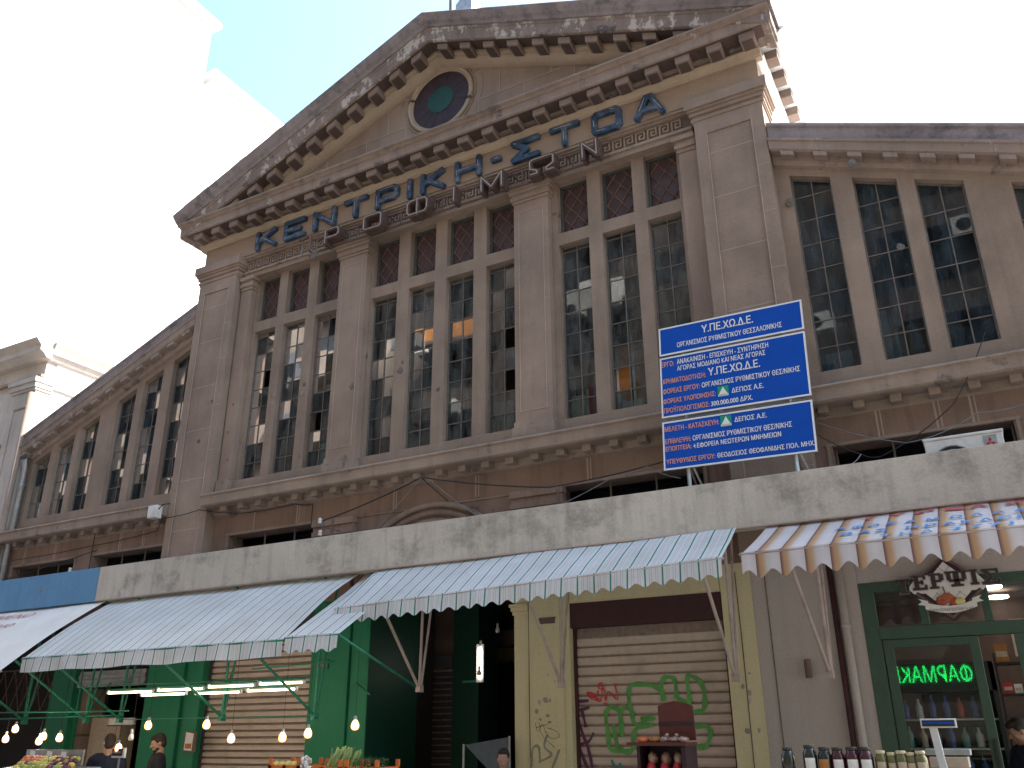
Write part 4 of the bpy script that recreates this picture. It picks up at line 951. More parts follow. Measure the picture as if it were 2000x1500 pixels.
for row, y0_, y1_, mt_ in [([('Τ', -.76), ('Η', -.60), ('Λ', -.44), ('2', -.22), ('7', -.07), ('7', .07), ('1', .22), ('5', .36), ('1', .52), ('0', .67)], 7.865, 7.975, 'blueprint'),
                           ([('Β', -1.10), ('Α', -.95), ('Σ', -.81), ('Η', -.56), ('Ρ', -.41), ('Α', -.27), ('Κ', -.13), ('Λ', .01), ('Ε', .15), ('Ι', .29), ('Ο', .36), ('Υ', .50), ('3', .8), ('5', .95)], 8.09, 8.21, 'blueprint'),
                           ([('Α', -1.18), ('Φ', -1.03), ('Ο', -.89), ('Σ', -.74), ('Α', -.58), ('Μ', -.40), ('Ο', -.21), ('Λ', -.05), ('Α', .12), ('Δ', .28), ('Α', .44), ('Σ', .6)], 8.35, 8.46, 'blueprint'),
                           ([('Τ', -1.0), ('Υ', -.74), ('Ρ', -.5), ('Ι', -.25), ('Α', -.05), ('Κ', .25), ('Α', .5), ('Ι', .72)], 8.72, 8.86, 'redprint')]:
    for c_, x in row: slope_text(q, c_, mt_, x, (.03 if c_ in 'Ι1' else .10) if mt_ == 'blueprint' else .16, y0_, y1_, *S3, bold=.035)
q.build('lettering', a3, merge=False)
q = MB(); S0 = ((8.9, 3.50), (8.2, 3.02))
slope_text(q, 'ΔΙΑΚΟΣΜΟ', 'redprint', -14.95, 1.42, 8.42, 8.52, *S0, shear=.3, lift=.02, bold=0); slope_text(q, 'ΨΥΓΜΕΝΟ', 'redprint', -15.1, 1.62, 8.68, 8.80, *S0, shear=.3, lift=.02, bold=0)
q.build('lettering', a0, merge=False)

# ================================================================== FITTINGS ON THE FRONT
AC = thing('air_conditioner', 'white air conditioner outdoor unit on the canopy in front of a dark opening', 'air conditioner', (.02, 9.6, 3.86))
q = MB(); q.box(-.34, .375, 9.45, 9.75, 3.875, 4.345, 'white'); q.box(-.35, .385, 9.44, 9.76, 4.345, 4.375, 'white'); q.build('casing', AC, bevel=.008)
q = MB(); q.tube([(-.10+.19*math.cos(t), 9.445, 4.08+.19*math.sin(t)) for t in [2*math.pi*k/24 for k in range(24)]], .008, 'galv', 5, closed=True)
q.face([(-.10+.185*math.cos(t), 9.447, 4.08+.185*math.sin(t)) for t in [2*math.pi*k/24 for k in range(24)]], 'black')
for k in range(5): q.tube([(-.10+.037*(k+1)*math.cos(t), 9.442, 4.08+.037*(k+1)*math.sin(t)) for t in [2*math.pi*k_/20 for k_ in range(20)]], .003, 'galv', 4, closed=True)
q.build('fan_grille', AC)
q = MB(); lx, lz, s_ = .255, 4.262, .030
q.box(.195, .315, 9.444, 9.45, 4.18, 4.325, 'galv')
for ang in (90, 210, 330):
    d = Vector((math.cos(R(ang)), 0, math.sin(R(ang)))); n = Vector((-d.z, 0, d.x)); c_ = Vector((lx, 9.441, lz-.012))
    q.poly([c_, c_+d*s_*.87+n*s_*.5, c_+d*s_*1.74, c_+d*s_*.87-n*s_*.5], [(0, 1, 2, 3)], 'red')
q.build('emblem', AC)
q = MB(); q.box(-.27, -.20, 9.446, 9.451, 4.19, 4.215, 'black'); q.build('name_plate', AC)
q = MB(); 
for x in (-.22, .26): q.box(x-.03, x+.03, 9.47, 9.73, 3.86, 3.875, 'black')
q.build('foot', AC)
JB = thing('junction_box', 'pale grey junction box on the sill cornice of the left wing', 'junction box', (-12.1, 9.7, 4.99))
q = MB(); q.box(-12.21, -12.0, 9.56, 9.68, 4.98, 5.19, 'white'); q.build('casing', JB, bevel=.006)
q = MB(); q.box(-12.2, -12.01, 9.552, 9.56, 4.99, 5.18, 'white'); q.tube([(-12.0, 9.6, 5.12), (-11.93, 9.62, 5.2), (-11.92, 9.75, 5.24)], .010, 'cable', 6); q.build('cover', JB, bevel=.004)
def cable(label, pts, rad=.008, mat='cable', sag=0, name='cable'):
    P_ = []
    for i in range(len(pts)-1):
        a, b = Vector(pts[i]), Vector(pts[i+1])
        for k in range(8):
            t = k/8; p = a.lerp(b, t); p.z -= sag*4*t*(1-t); P_.append(p)
    P_.append(Vector(pts[-1])); q_ = MB(); q_.tube(P_, rad, mat, 5)
    return single(q_, name, label, 'cable', tuple(P_[0]), smooth=True)
cable('heavy black cable rising from the insulators to the sill cornice', [(-8.24, 9.4, 4.44), (-6.61, 9.5, 4.88)], .011, sag=.03)
cable('black cable slung from the cornice hook to the right pillar cap', [(-6.61, 9.5, 4.88), (-4.66, 9.5, 4.47), (-2.8, 9.5, 4.62), (-2.1, 9.55, 4.7)], .009, sag=.03)
cable('thin grey cable falling from the hook to the canopy edge', [(-6.61, 9.5, 4.88), (-7.2, 9.2, 4.08)], .004, 'gcable')
cable('grey cable dropping diagonally across the arch', [(-6.5, 9.5, 4.85), (-5.5, 9.3, 4.12)], .005, 'gcable', .03)
cable('short black cable from the hook down to a wall bolt', [(-6.6, 9.5, 4.86), (-6.3, 9.7, 4.55)], .008)
cable('black cable along the wall under the left wing dentils', [(-16.3, 9.9, 4.72), (-14.2, 9.96, 4.78), (-12.4, 9.94, 4.86), (-12.05, 9.75, 5.0), (-11.2, 9.76, 5.05), (-10.4, 9.9, 4.92), (-9.3, 9.96, 4.95), (-8.95, 9.96, 4.9), (-8.95, 9.96, 4.5)], .007, sag=.02)
cable('black cable crossing the left clerestory opening', [(-17.0, 9.9, 4.36), (-16.3, 9.9, 4.38), (-14.0, 9.95, 4.68), (-13.9, 9.95, 4.7)], .008, sag=.02)
cable('black cable running down beside the left clerestory opening', [(-14.05, 9.96, 5.0), (-14.05, 9.96, 3.9)], .008)
cable('grey cable looping over the right dark opening to the board', [(-4.6, 9.3, 4.12), (-3.7, 9.35, 4.45), (-3.3, 9.35, 4.5), (-2.9, 9.35, 4.3)], .006, 'gcable', .02)
cable('black cable hanging across the opening left of the air conditioner', [(-1.6, 9.6, 4.85), (-.95, 9.5, 4.32), (-.7, 9.5, 4.30), (.0, 9.6, 4.75), (.45, 9.9, 5.6)], .006, sag=.04)
cable('second thin cable crossing to the air conditioner', [(-1.5, 9.7, 4.9), (-.5, 9.5, 4.38), (.2, 9.6, 4.62), (.9, 9.7, 4.75)], .005, 'gcable', .05)
cable('short grey cable tail curling over the right canopy edge', [(-.95, 9.4, 4.30), (-1.05, 9.2, 4.15), (-1.2, 9.05, 4.09)], .006, 'gcable', .02)
def insul(x, y, z, label, grp):
    i_ = thing('insulator', label, 'insulator', (x, y, z), grp)
    q_ = MB(); q_.lathe((x, y, z), [(.012, 0), (.028, .008), (.030, .03), (.018, .04), (.027, .05), (.027, .075), (.014, .085)], 'white', 12); q_.build('porcelain', i_, smooth=True)
    q_ = MB(); q_.tube([(x, y, z-.03), (x, y, z+.01)], .008, 'frame', 6); q_.tube([(x, y, z-.03), (x+.03, 10.0, z-.03)], .007, 'frame', 6); q_.build('pin', i_)
insul(-8.33, 9.45, 4.42, 'upper white porcelain insulator where the heavy cable leaves the wall', 'insulators'); insul(-8.31, 9.45, 4.24, 'lower white porcelain insulator just above the canopy edge', 'insulators')
insul(-13.9, 9.5, 4.22, 'white insulator at the end of the left clerestory grille', 'insulators')
q = MB(); q.tube([(-8.22, 9.6, 3.86), (-8.22, 9.6, 4.5)], .02, 'lbrown', 6); single(q, 'cable_post', 'rusty steel post on the canopy holding the two insulators', 'post', (-8.22, 9.6, 3.86))
q = MB(); q.tube([(-4.66, 9.75, 3.86), (-4.66, 9.75, 4.5)], .016, 'lbrown', 6); single(q, 'cable_post', 'thin steel post on the canopy beside the right pillar cap', 'post', (-4.66, 9.75, 3.86))

# ================================================================== LAMPS AND STALL FRAMES
def bulb_at(x, y, z, top, lit=True):
    b = thing('hanging_bulb', '', 'light bulb', (x, y, z), 'bulbs strung over the fruit stall')
    q_ = MB(); q_.lathe((x, y, z), [(.008, -.044), (.022, -.039), (.031, -.024), (.033, -.006), (.028, .014), (.018, .034), (.013, .044)], 'bulbcore' if lit else 'white', 14); q_.build('bulb', b, smooth=True)
    if lit: q_ = MB(); q_.lathe((x, y, z), [(.010, -.058), (.029, -.053), (.044, -.034), (.047, -.008), (.041, .018), (.028, .040), (.017, .052)], 'shell', 16); q_.build('halo_shell', b, smooth=True)  # added shell glows as the bulb's halo, outside the bulb itself
    q_ = MB(); q_.lathe((x, y, z), [(.017, .04), (.019, .05), (.019, .085), (.010, .095)], 'tubew', 10); q_.build('socket', b, smooth=True)
    q_ = MB(); q_.tube([(x, y, z+.09), (x, y, top)], .003, 'cable', 4); q_.build('wire', b)
    return b
BU = [(-12.57, 1.71, 'higher of the two lit bulbs at the far left'), (-12.75, 1.58, 'leftmost lit bulb, low over the left stall'), (-11.99, 1.55, 'lower left bulb of the glowing pair before the green pillar'), (-11.91, 1.61, 'upper right bulb of the glowing pair before the green pillar'),
 (-11.56, 1.59, 'lit bulb just right of the glowing pair'), (-9.83, 1.73, 'lit bulb hanging above the bearded man'), (-8.79, 1.73, 'lit bulb at the left edge of the rolled shutter'), (-8.35, 1.57, 'lit bulb in front of the left part of the shutter'), (-10.33, 1.46, 'low lit bulb beside the man seen from behind'),
 (-7.54, 1.58, 'lit bulb in front of the right part of the shutter'), (-7.16, 1.62, 'lit bulb over the left edge of the green pillar'), (-6.49, 1.70, 'rightmost lit bulb, over the spring onions')]
b0 = None
for x, z, l_ in BU:
    if b0 is None: b0 = bulb_at(x, 8.2, z, z+.95); b = b0
    else:
        b = copy_tree(b0); b.location = (x, 8.2, z)
    b["label"] = l_
ub = bulb_at(-10.12, 8.2, 1.59, 2.5, False); ub["label"] = 'unlit white bulb between the cream panel and the green pillar'
TL = [(-11.24, -10.29, 2.165, 8.6), (-10.23, -9.33, 2.175, 8.6), (-9.28, -8.43, 2.19, 8.6), (-8.38, -7.62, 2.20, 8.6), (-10.56, -9.67, 2.12, 8.62), (-9.52, -8.68, 2.115, 8.62), (-8.6, -7.75, 2.125, 8.62)]
lb = ['leftmost tube of the upper fluorescent row under the striped awning', 'second tube of the upper fluorescent row', 'third tube of the upper fluorescent row', 'rightmost tube of the upper fluorescent row near the green pillar', 'left tube of the lower fluorescent row', 'middle tube of the lower fluorescent row', 'right tube of the lower fluorescent row']
for (xa, xb, z, y), l_ in zip(TL, lb):
    t_ = thing('fluorescent_tube', l_, 'tube light', ((xa+xb)/2, y, z), 'fluorescent tubes under the striped awning')
    q = MB(); q.tube([(xa+.03, y, z), (xb-.03, y, z)], .013, 'tube', 8); q.build('tube', t_, smooth=True)
    q = MB(); q.box(xa, xa+.03, y-.015, y+.015, z-.016, z+.03, 'white'); q.box(xb-.03, xb, y-.015, y+.015, z-.016, z+.03, 'white'); q.box(xa, xb, y-.018, y+.018, z+.03, z+.05, 'gtube'); q.build('batten', t_)
SF = thing('steel_gantry', 'green steel rails hung under the striped awning over the fruit stall', 'gantry', (-11, 8.9, 1.85))
for pts, rr in [([(-14.6, 8.97, 1.86), (-11.3, 8.97, 1.88)], .014), ([(-14.6, 8.6, 1.95), (-10.75, 8.6, 1.92)], .012), ([(-11.4, 8.96, 1.82), (-7.6, 8.96, 1.82)], .007), ([(-11.6, 8.6, 2.27), (-7.5, 8.6, 2.25)], .012),
                ([(-8.9, 8.98, 2.42), (-7.5, 8.98, 2.46)], .012), ([(-9.37, 8.97, 1.84), (-10.2, 9.9, 2.5)], .014), ([(-12.14, 8.97, 1.86), (-12.9, 9.9, 2.4)], .014), ([(-7.85, 9.9, 2.25), (-6.9, 8.97, 2.05)], .010),
                ([(-12.14, 8.97, 1.84), (-12.1, 9.0, 3.7)], .016), ([(-13.6, 8.97, 1.84), (-13.6, 9.0, 3.7)], .016), ([(-12.4, 9.0, 1.9), (-12.4, 9.0, 2.7)], .010)]:
    q = MB(); q.tube(pts, rr, 'gtube', 6); q.build('rail', SF, smooth=True)
# passage lamp (vertical tube), hanging socket
VL = thing('vertical_tube_lamp', 'glaring vertical tube lamp on the green column inside the passage', 'tube light', (-6.86, 11.5, 2.3))
q = MB(); q.tube([(-6.86, 11.5, 2.36), (-6.86, 11.5, 2.78)], .022, 'lamp', 8); q.build('tube', VL, smooth=True)
q = MB(); q.box(-6.92, -6.80, 11.52, 11.54, 2.30, 2.84, 'white'); q.tube([(-6.83, 11.48, 2.82), (-6.8, 11.45, 2.88)], .02, 'white', 6); q.box(-7.17, -6.9, 11.53, 11.56, 2.3, 2.33, 'gtube'); q.build('batten', VL)
hs = bulb_at(-6.74, 11.3, 2.42, 2.9, False); hs["label"] = 'unlit bulb hanging on a wire beside the tube lamp in the passage'
hs2 = bulb_at(-6.43, 11.3, 3.0, 3.5, False); hs2["label"] = 'small unlit bulb high in the dark passage'

# ================================================================== SHOP FRONT (right)
SF2 = H
q = MB()
q.box(-1.26, -1.12, 9.99, 10.10, 0, 3.055, 'shopg'); q.box(-1.12, 3.0, 9.99, 10.10, 2.955, 3.055, 'shopg'); q.box(-1.12, 3.0, 9.985, 10.11, 2.475, 2.60, 'shopg')
for x in (-.70, -.12, .52, 1.2, 1.9): q.box(x, x+.075, 9.995, 10.095, 2.60, 2.955, 'shopg')
q.box(.10, .20, 9.99, 10.10, 0, 2.475, 'shopg'); q.box(.95, 1.05, 9.99, 10.10, 0, 2.475, 'shopg')
q.build('shop_frame', SF2, bevel=.006)
q = MB()
for a, b in ((-1.12, -.70), (-.625, -.12), (-.045, .52), (.595, 1.2)): q.face([(a, 10.05, 2.60), (b, 10.05, 2.60), (b, 10.05, 2.955), (a, 10.05, 2.955)], 'glassS')
q.build('transom_pane', SF2)
q = MB(); q.box(-1.10, -1.01, 10.0, 10.06, 0, 2.47, 'shopg'); q.box(-.30, -.215, 10.0, 10.06, 0, 2.47, 'shopg'); q.box(-1.01, -.30, 10.0, 10.06, 2.39, 2.47, 'shopg'); q.box(-1.01, -.30, 10.0, 10.06, 0, .25, 'shopg')
dr = q.build('door', SF2, bevel=.005)
q = MB(); q.face([(-1.01, 10.03, .25), (-.30, 10.03, .25), (-.30, 10.03, 2.39), (-1.01, 10.03, 2.39)], 'glassS'); q.build('pane', dr)
q = MB(); q.box(-.265, -.24, 9.97, 10.0, 1.27, 1.52, 'black'); q.build('handle', dr)
# interior
q = MB(); q.box(-1.5, 3.0, 13.5, 13.6, 0, 3.5, 'dkbrown'); q.box(-1.6, -1.5, 10.6, 13.6, 0, 3.5, 'dkbrown'); q.box(-1.5, 3.0, 10.3, 13.5, 3.30, 3.34, 'dkbrown'); q.box(.1, 3.0, 12.9, 13.0, 2.45, 2.9, 'cream')
q.build('shop_room', SF2)
q = MB(); q.box(-1.2, -.2, 11.2, 11.8, .1, .3, 'black'); q.box(-1.2, -.2, 11.78, 11.82, .3, 2.3, 'black'); q.box(-1.24, -1.2, 11.2, 11.82, .1, 2.3, 'black'); q.box(-.2, -.16, 11.2, 11.82, .1, 2.3, 'black'); q.box(-1.24, -.16, 11.2, 11.82, 2.0, 2.3, 'black')
for z in (.7, 1.1, 1.4, 1.7): q.box(-1.2, -.2, 11.25, 11.78, z, z+.02, 'galv')
DF = thing('display_fridge', 'tall dark drinks fridge of bottles seen through the shop door glass', 'fridge', (-.7, 11.5, 0)); q.build('casing', DF)
random.seed(5)
bt0 = None; cols = ['white', 'sgblue', 'red', 'sggreen', 'cream']
n_b = 0
btm = [plain('bottle_'+n, c, .25) for n, c in (('milk', (.55, .55, .55)), ('blue', (.05, .10, .28)), ('red', (.4, .05, .04)), ('teal', (.10, .26, .22)), ('cream', (.45, .38, .26)))]
pos_words = ['first', 'second', 'third', 'fourth', 'fifth', 'sixth', 'seventh']; row_words = {1.12: 'lowest', 1.42: 'middle', 1.72: 'upper'}
for z in (1.12, 1.42, 1.72):
    for k in range(7):
        x = -1.12+.14*k; mt_ = btm[random.randrange(5)]; h_ = random.uniform(.20, .25)
        b = MB(); b.lathe((0, 0, 0), [(.035, 0), (.04, .01), (.04, h_*.6), (.016, h_*.8), (.014, h_), (.016, h_+.001)], mt_, 10)
        o = b.build('bottle', None, smooth=True); o.location = (x, 11.36, z)
        tag(o, '%s bottle from the left on the %s visible fridge shelf' % (pos_words[k], row_words[z]), 'bottle', 'bottles in the drinks fridge')
for i_, (x, y) in enumerate([(-.02, 12.2), (.04, 13.2)]):
    t_ = MB(); t_.lathe((x, y, 3.20), [(.12, 0), (.13, .006), (.13, .03)], 'lamp', 20)
    single(t_, 'ceiling_lamp', ['nearer glowing round ceiling lamp inside the shop', 'farther glowing round ceiling lamp inside the shop'][i_], 'ceiling lamp', (x, y, 3.20), smooth=False, group='round ceiling lamps in the shop')
SH = thing('shelf_unit', 'dark shelf unit of packets inside the open shop doorway', 'shelf', (-.02, 11.6, 0))
q = MB()
for x in (-.14, .12): q.box(x, x+.02, 11.5, 11.8, 0, 2.4, 'black')
for z in (.5, .9, 1.3, 1.62, 1.95, 2.28): q.box(-.12, .12, 11.5, 11.8, z, z+.02, 'black')
q.build('frame', SH)
for k, (x0, x1, z, h_, mt_, l_) in enumerate([(-.11, .02, 2.30, .2, 'cardb', 'orange packet on the top shelf inside the doorway'), (-.10, .0, 1.97, .12, 'red', 'red packet on the second shelf inside the doorway'), (.01, .09, 1.97, .1, 'white', 'small white packet on the second shelf inside the doorway'), (-.10, .02, 1.64, .06, 'white', 'flat white packet on the third shelf inside the doorway')]):
    q = MB(); q.box(x0, x1, 11.52, 11.7, z, z+h_, mt_); q.box(x0+.01, x1-.01, 11.517, 11.52, z+h_*.3, z+h_*.6, 'cream'); single(q, 'packet', l_, 'packet', ((x0+x1)/2, 11.6, z))
# ---- emblem over the door
EM = thing('shop_emblem', 'diamond emblem reading ΤΕΡΨΙΣ with peppers, checks and a ribbon over the shop door', 'sign', (-.39, 9.9, 2.63))
ec = (-.395, 2.93); Y = 9.90
q = MB(); 
dia = [(ec[0]-.375, ec[1]+.02), (ec[0], ec[1]-.30), (ec[0]+.375, ec[1]+.02), (ec[0], ec[1]+.34)]
q.prism(dia, 'y', Y, Y+.012, 'lbrown')
dl = [(ec[0]+(x-ec[0])*.90, ec[1]+.01+(z-ec[1]-.01)*.90) for x, z in dia]; q.prism(dl, 'y', Y-.003, Y-.0001, 'rackd')
q.build('board', EM)
q = MB()
n_ = 10; s_ = .052
for i in range(-7, 8):
    for j in range(-7, 8):
        if (i+j) % 2: continue
        cx, cz = ec[0]+i*s_, ec[1]+.01+j*s_
        if abs(cx-ec[0])/.345+abs(cz-ec[1]-.01)/.30 < .92 and cz > ec[1]-.16: q.poly([(cx-s_*.95, Y-.005, cz), (cx, Y-.005, cz-s_*.95), (cx+s_*.95, Y-.005, cz), (cx, Y-.005, cz+s_*.95)], [(0, 1, 2, 3)], 'white')
q.poly([(ec[0]-.27, Y-.008, ec[1]+.145), (ec[0]-.36, Y-.008, ec[1]+.03), (ec[0]-.25, Y-.008, ec[1]-.035), (ec[0]+.25, Y-.008, ec[1]-.035), (ec[0]+.36, Y-.008, ec[1]+.03), (ec[0]+.27, Y-.008, ec[1]+.145)], [(0, 1, 2, 3, 4, 5)], 'white')
q.build('check_pattern', EM)
# slab-serif letters
def serif(mb, ch, x, z, w_, h_, y, mat, g=0):
    def b(a, c, d, e): mb.box(x+a*w_-g, x+c*w_+g, y, y+.004, z+d*h_-g, z+e*h_+g, mat)
    def dg(a, d, c, e, wd=.2):
        A_ = Vector((x+a*w_, 0, z+d*h_)); B_ = Vector((x+c*w_, 0, z+e*h_)); n = Vector(((wd*w_/2+g), 0, 0))
        v = [A_-n, A_+n, B_+n, B_-n]; mb.poly([p+Vector((0, y+.0005, 0)) for p in v]+[p+Vector((0, y+.004, 0)) for p in v], [(0,1,2,3), (4,7,6,5), (0,4,5,1), (1,5,6,2), (2,6,7,3), (3,7,4,0)], mat)
    if ch == 'Τ': b(.36, .66, .1, .9); b(.2, .82, 0, .1); b(0, 1, .86, 1); b(0, .12, .68, .86); b(.88, 1, .68, .86)
    if ch == 'Ε': b(.15, .42, .1, .9); b(0, .95, 0, .12); b(0, .9, .88, 1); b(.42, .7, .45, .56); b(.83, .95, .12, .3); b(.78, .9, .72, .88); b(.62, .72, .38, .64)
    if ch == 'Ρ': b(.15, .42, .1, .9); b(0, .58, 0, .1); b(0, .8, .9, 1); b(.7, .97, .55, .92); b(.42, .8, .44, .54)
    if ch == 'Ψ': b(.38, .62, .1, .95); b(.22, .78, 0, .1); b(.3, .7, .95, 1); b(.05, .22, .45, .92); b(.78, .95, .45, .92); b(.14, .86, .32, .46); b(0, .28, .92, 1); b(.72, 1, .92, 1)
    if ch == 'Ι': b(.3, .7, .1, .9); b(.1, .9, 0, .1); b(.1, .9, .9, 1)
    if ch == 'Σ': b(.05, .95, .88, 1); b(.0, .98, 0, .14); dg(.22, .9, .55, .5, .3); dg(.55, .5, .22, .12, .3); b(.84, .95, .7, .88); b(.86, .98, .14, .34)
q = MB(); xx = ec[0]-.475
LZ = [('Τ', .135, -.028), ('Ε', .14, .0), ('Ρ', .135, .004), ('Ψ', .19, .012), ('Ι', .085, .016), ('Σ', .16, .010)]
q2 = MB()
for c_, w_, dz in LZ:
    serif(q2, c_, xx, ec[1]-.01+dz+.012, w_, .145, Y-.020, 'gcable', .006); serif(q, c_, xx, ec[1]-.01+dz+.012, w_, .145, Y-.026, 'lettd'); xx += w_+.022
q2.build('letter_outline', EM, merge=False); q.build('lettering', EM, merge=False)
q = MB()
for dx, dz, rx, rz, mt_ in [(-.075, -.125, .055, .042, 'pep'), (-.02, -.095, .065, .05, 'pep2'), (.03, -.13, .045, .045, 'pep'), (-.09, -.10, .03, .025, 'pep2')]: q.ball((ec[0]+dx, Y-.02, ec[1]+dz), (rx, .012, rz), mt_, 14)
ylw = plain('pale_yellow', (.62, .55, .22), .5); q.ball((ec[0]+.085, Y-.022, ec[1]-.135), (.055, .012, .035), ylw, 14); q.tube([(ec[0]-.03, Y-.022, ec[1]-.05), (ec[0]-.045, Y-.022, ec[1]+.02)], .007, 'lbrown', 6)
q.build('pepper', EM, smooth=True)
q = MB(); nn_ = 12
V = []
for i in range(nn_+1):
    t = i/nn_; x = ec[0]-.235+.47*t; z = ec[1]-.195-.045*math.sin(math.pi*t)*1.1; V += [(x, Y-.034, z), (x, Y-.034, z+.07)]
q.poly(V, [(2*i, 2*i+2, 2*i+3, 2*i+1) for i in range(nn_)], 'white')
for s_ in (-1, 1): q.poly([(ec[0]+s_*.20, Y-.031, ec[1]-.165), (ec[0]+s_*.30, Y-.031, ec[1]-.145), (ec[0]+s_*.26, Y-.031, ec[1]-.12), (ec[0]+s_*.29, Y-.031, ec[1]-.085), (ec[0]+s_*.20, Y-.031, ec[1]-.115)], [(0, 1, 2, 3, 4)], 'white')
add_text(q, 'ΠΑΡΑΔΟΣΙΑΚΑ ΕΔΕΣΜΑΤΑ Α.Ε.', 'gcable', (ec[0]-.2, Y-.036, ec[1]-.222), (1, 0, 0), (0, 0, 1), .40, .026, 0, .002)
q.build('ribbon', EM)

# ================================================================== STREET STALLS
# right stall with jars
JT = thing('jar_stand', 'high dark display shelf carrying the jars before the shop', 'display stand', (-.9, 6.5, 0))
for z_ in (1.27, .8): q = MB(); q.box(-1.6, -.1, 6.35, 6.75, z_, z_+.035, 'rackd'); q.build('shelf', JT)
for x in (-1.58, -.14):
    for y in (6.37, 6.71): q = MB(); q.box(x, x+.04, y, y+.03, 0, 1.27, 'rackd'); q.build('leg', JT)
gj = plain('dark_glass_jar', (.018, .022, .018), .15, spec=.6); rj = plain('wine_red_preserve', (.055, .012, .02), .15, spec=.6); oj = plain('olive_jar', (.12, .11, .04), .2, spec=.6); lidd = plain('dark_lid', (.035, .032, .03), .4); lidc = plain('cream_lid', (.48, .40, .24), .5)
JR = [(-1.43, 1.50, .045, gj, lidd, 'dark jar standing alone at the left end of the stand', None), (-1.285, 1.515, .046, gj, lidd, 'tallest dark jar with a white side label', 'white'), (-1.19, 1.502, .046, gj, lidd, 'dark jar with an orange label', 'cardb'), (-1.105, 1.500, .044, rj, lidd, 'red preserve jar just right of the orange labelled one', 'white'),
      (-1.015, 1.502, .046, rj, lidd, 'middle red preserve jar with a white label', 'white'), (-.93, 1.502, .046, rj, lidd, 'rightmost red preserve jar with a white label', 'white'), (-.84, 1.480, .037, oj, lidc, 'first pale lidded small jar beside the red preserves', 'cream'), (-.775, 1.470, .031, oj, lidc, 'second pale lidded jar, slightly shorter', 'cream'),
      (-.715, 1.480, .037, oj, lidc, 'third pale lidded jar in the middle of its row', 'cream'), (-.66, 1.470, .032, oj, lidc, 'fourth pale lidded jar, slim', 'cream'), (-.60, 1.480, .038, oj, lidc, 'rightmost pale lidded jar next to the scale', 'cream')]
for x, zt, rr, jm, lm, l_, lab in JR:
    h_ = zt-1.305; j = thing('jar', l_, 'jar', (x, 6.5, 1.305), 'jars on the stand before the shop')
    q = MB(); q.lathe((x, 6.5, 1.305), [(rr*.9, 0), (rr, .01), (rr, h_*.68), (rr*.92, h_*.78), (rr*.72, h_*.84), (rr*.70, h_-.012)], jm, 18); q.build('body', j, smooth=True)
    q = MB(); q.lathe((x, 6.5, 1.305), [(rr*.78, h_-.018), (rr*.80, h_-.016), (rr*.80, h_-.002), (rr*.76, h_)], lm, 18); q.build('lid', j)
    if lab:
        q = MB(); V = []
        for k in range(9):
            t = -math.pi/2+(-.75+1.5*k/8)+(-.25 if lab == 'cardb' else .0)+.15; V += [(x+(rr+.001)*math.cos(t), 6.5+(rr+.001)*math.sin(t), 1.305+h_*.14), (x+(rr+.001)*math.cos(t), 6.5+(rr+.001)*math.sin(t), 1.305+h_*.62)]
        q.poly(V, [(2*k, 2*k+2, 2*k+3, 2*k+1) for k in range(8)], lab); q.build('paper_label', j)
SCL = thing('shop_scale', 'shop scale with a blue display on a white post', 'scale', (-.53, 7.0, 1.2))
q = MB(); q.box(-.61, -.385, 6.98, 7.01, 1.615, 1.675, 'white'); q.box(-.60, -.395, 6.974, 6.98, 1.625, 1.665, 'black'); q.box(-.595, -.40, 6.971, 6.974, 1.64, 1.652, 'sgblue'); q.build('display', SCL, bevel=.003)
q = MB(); q.prism([(-.56, 1.615), (-.51, 1.615), (-.495, 1.42), (-.475, 1.25), (-.525, 1.25), (-.545, 1.42)], 'y', 6.985, 7.01, 'white'); q.build('post', SCL, bevel=.003)
q = MB(); q.box(-.66, -.33, 6.9, 7.15, 1.2, 1.26, 'black'); q.box(-.60, -.36, 7.08, 7.3, 1.36, 1.43, 'cream'); q.box(-.62, -.34, 7.1, 7.3, 1.44, 1.48, 'galv'); q.build('base', SCL, bevel=.004)
CT = thing('shop_counter', 'low dark counter carrying the scale', 'counter', (-.5, 7.1, 0))
q = MB(); q.box(-.9, .0, 6.85, 7.4, 1.1, 1.2, 'rackd'); q.build('counter_top', CT); q = MB(); q.box(-.86, -.04, 6.9, 7.36, 0, 1.1, 'rackd'); q.build('cabinet', CT)
# bakery rack
RK = thing('bread_rack', 'dark red wooden rack with an arched back board before the graffitied shutter', 'rack', (-2.9, 8.4, 0))
kk = 8.4/8.2
def rp(x, z): return (x*kk, 1.6+(z-1.6)*kk)
q = MB(); pts = [rp(-2.975, 1.53), rp(-2.63, 1.53), rp(-2.64, 1.825), rp(-2.70, 1.85), rp(-2.81, 1.872), rp(-2.91, 1.852), rp(-2.975, 1.83)]
q.prism(pts, 'y', 8.48, 8.50, 'rack'); q.box(-3.045, -2.70, 8.465, 8.48, 1.665, 1.69, 'rackd'); q.build('back_board', RK)
for z_ in (1.485, 1.0, .5): q = MB(); q.box(-3.26, -2.69, 8.15, 8.5, z_, z_+.03, 'rack'); q.build('shelf', RK)
for a_, b_, y_ in ((-3.18, -3.15, 8.2), (-2.74, -2.70, 8.17)): q = MB(); q.box(a_, b_, y_, 8.5, 0, 1.482, 'rackd'); q.build('side_panel', RK)
q = MB(); q.box(-3.15, -2.74, 8.49, 8.50, 0, 1.482, 'rackd'); q.build('rear_panel', RK)
random.seed(21)
plast = plain('cellophane', (.34, .22, .17), .18, var=.5, sc=30, spec=.9)
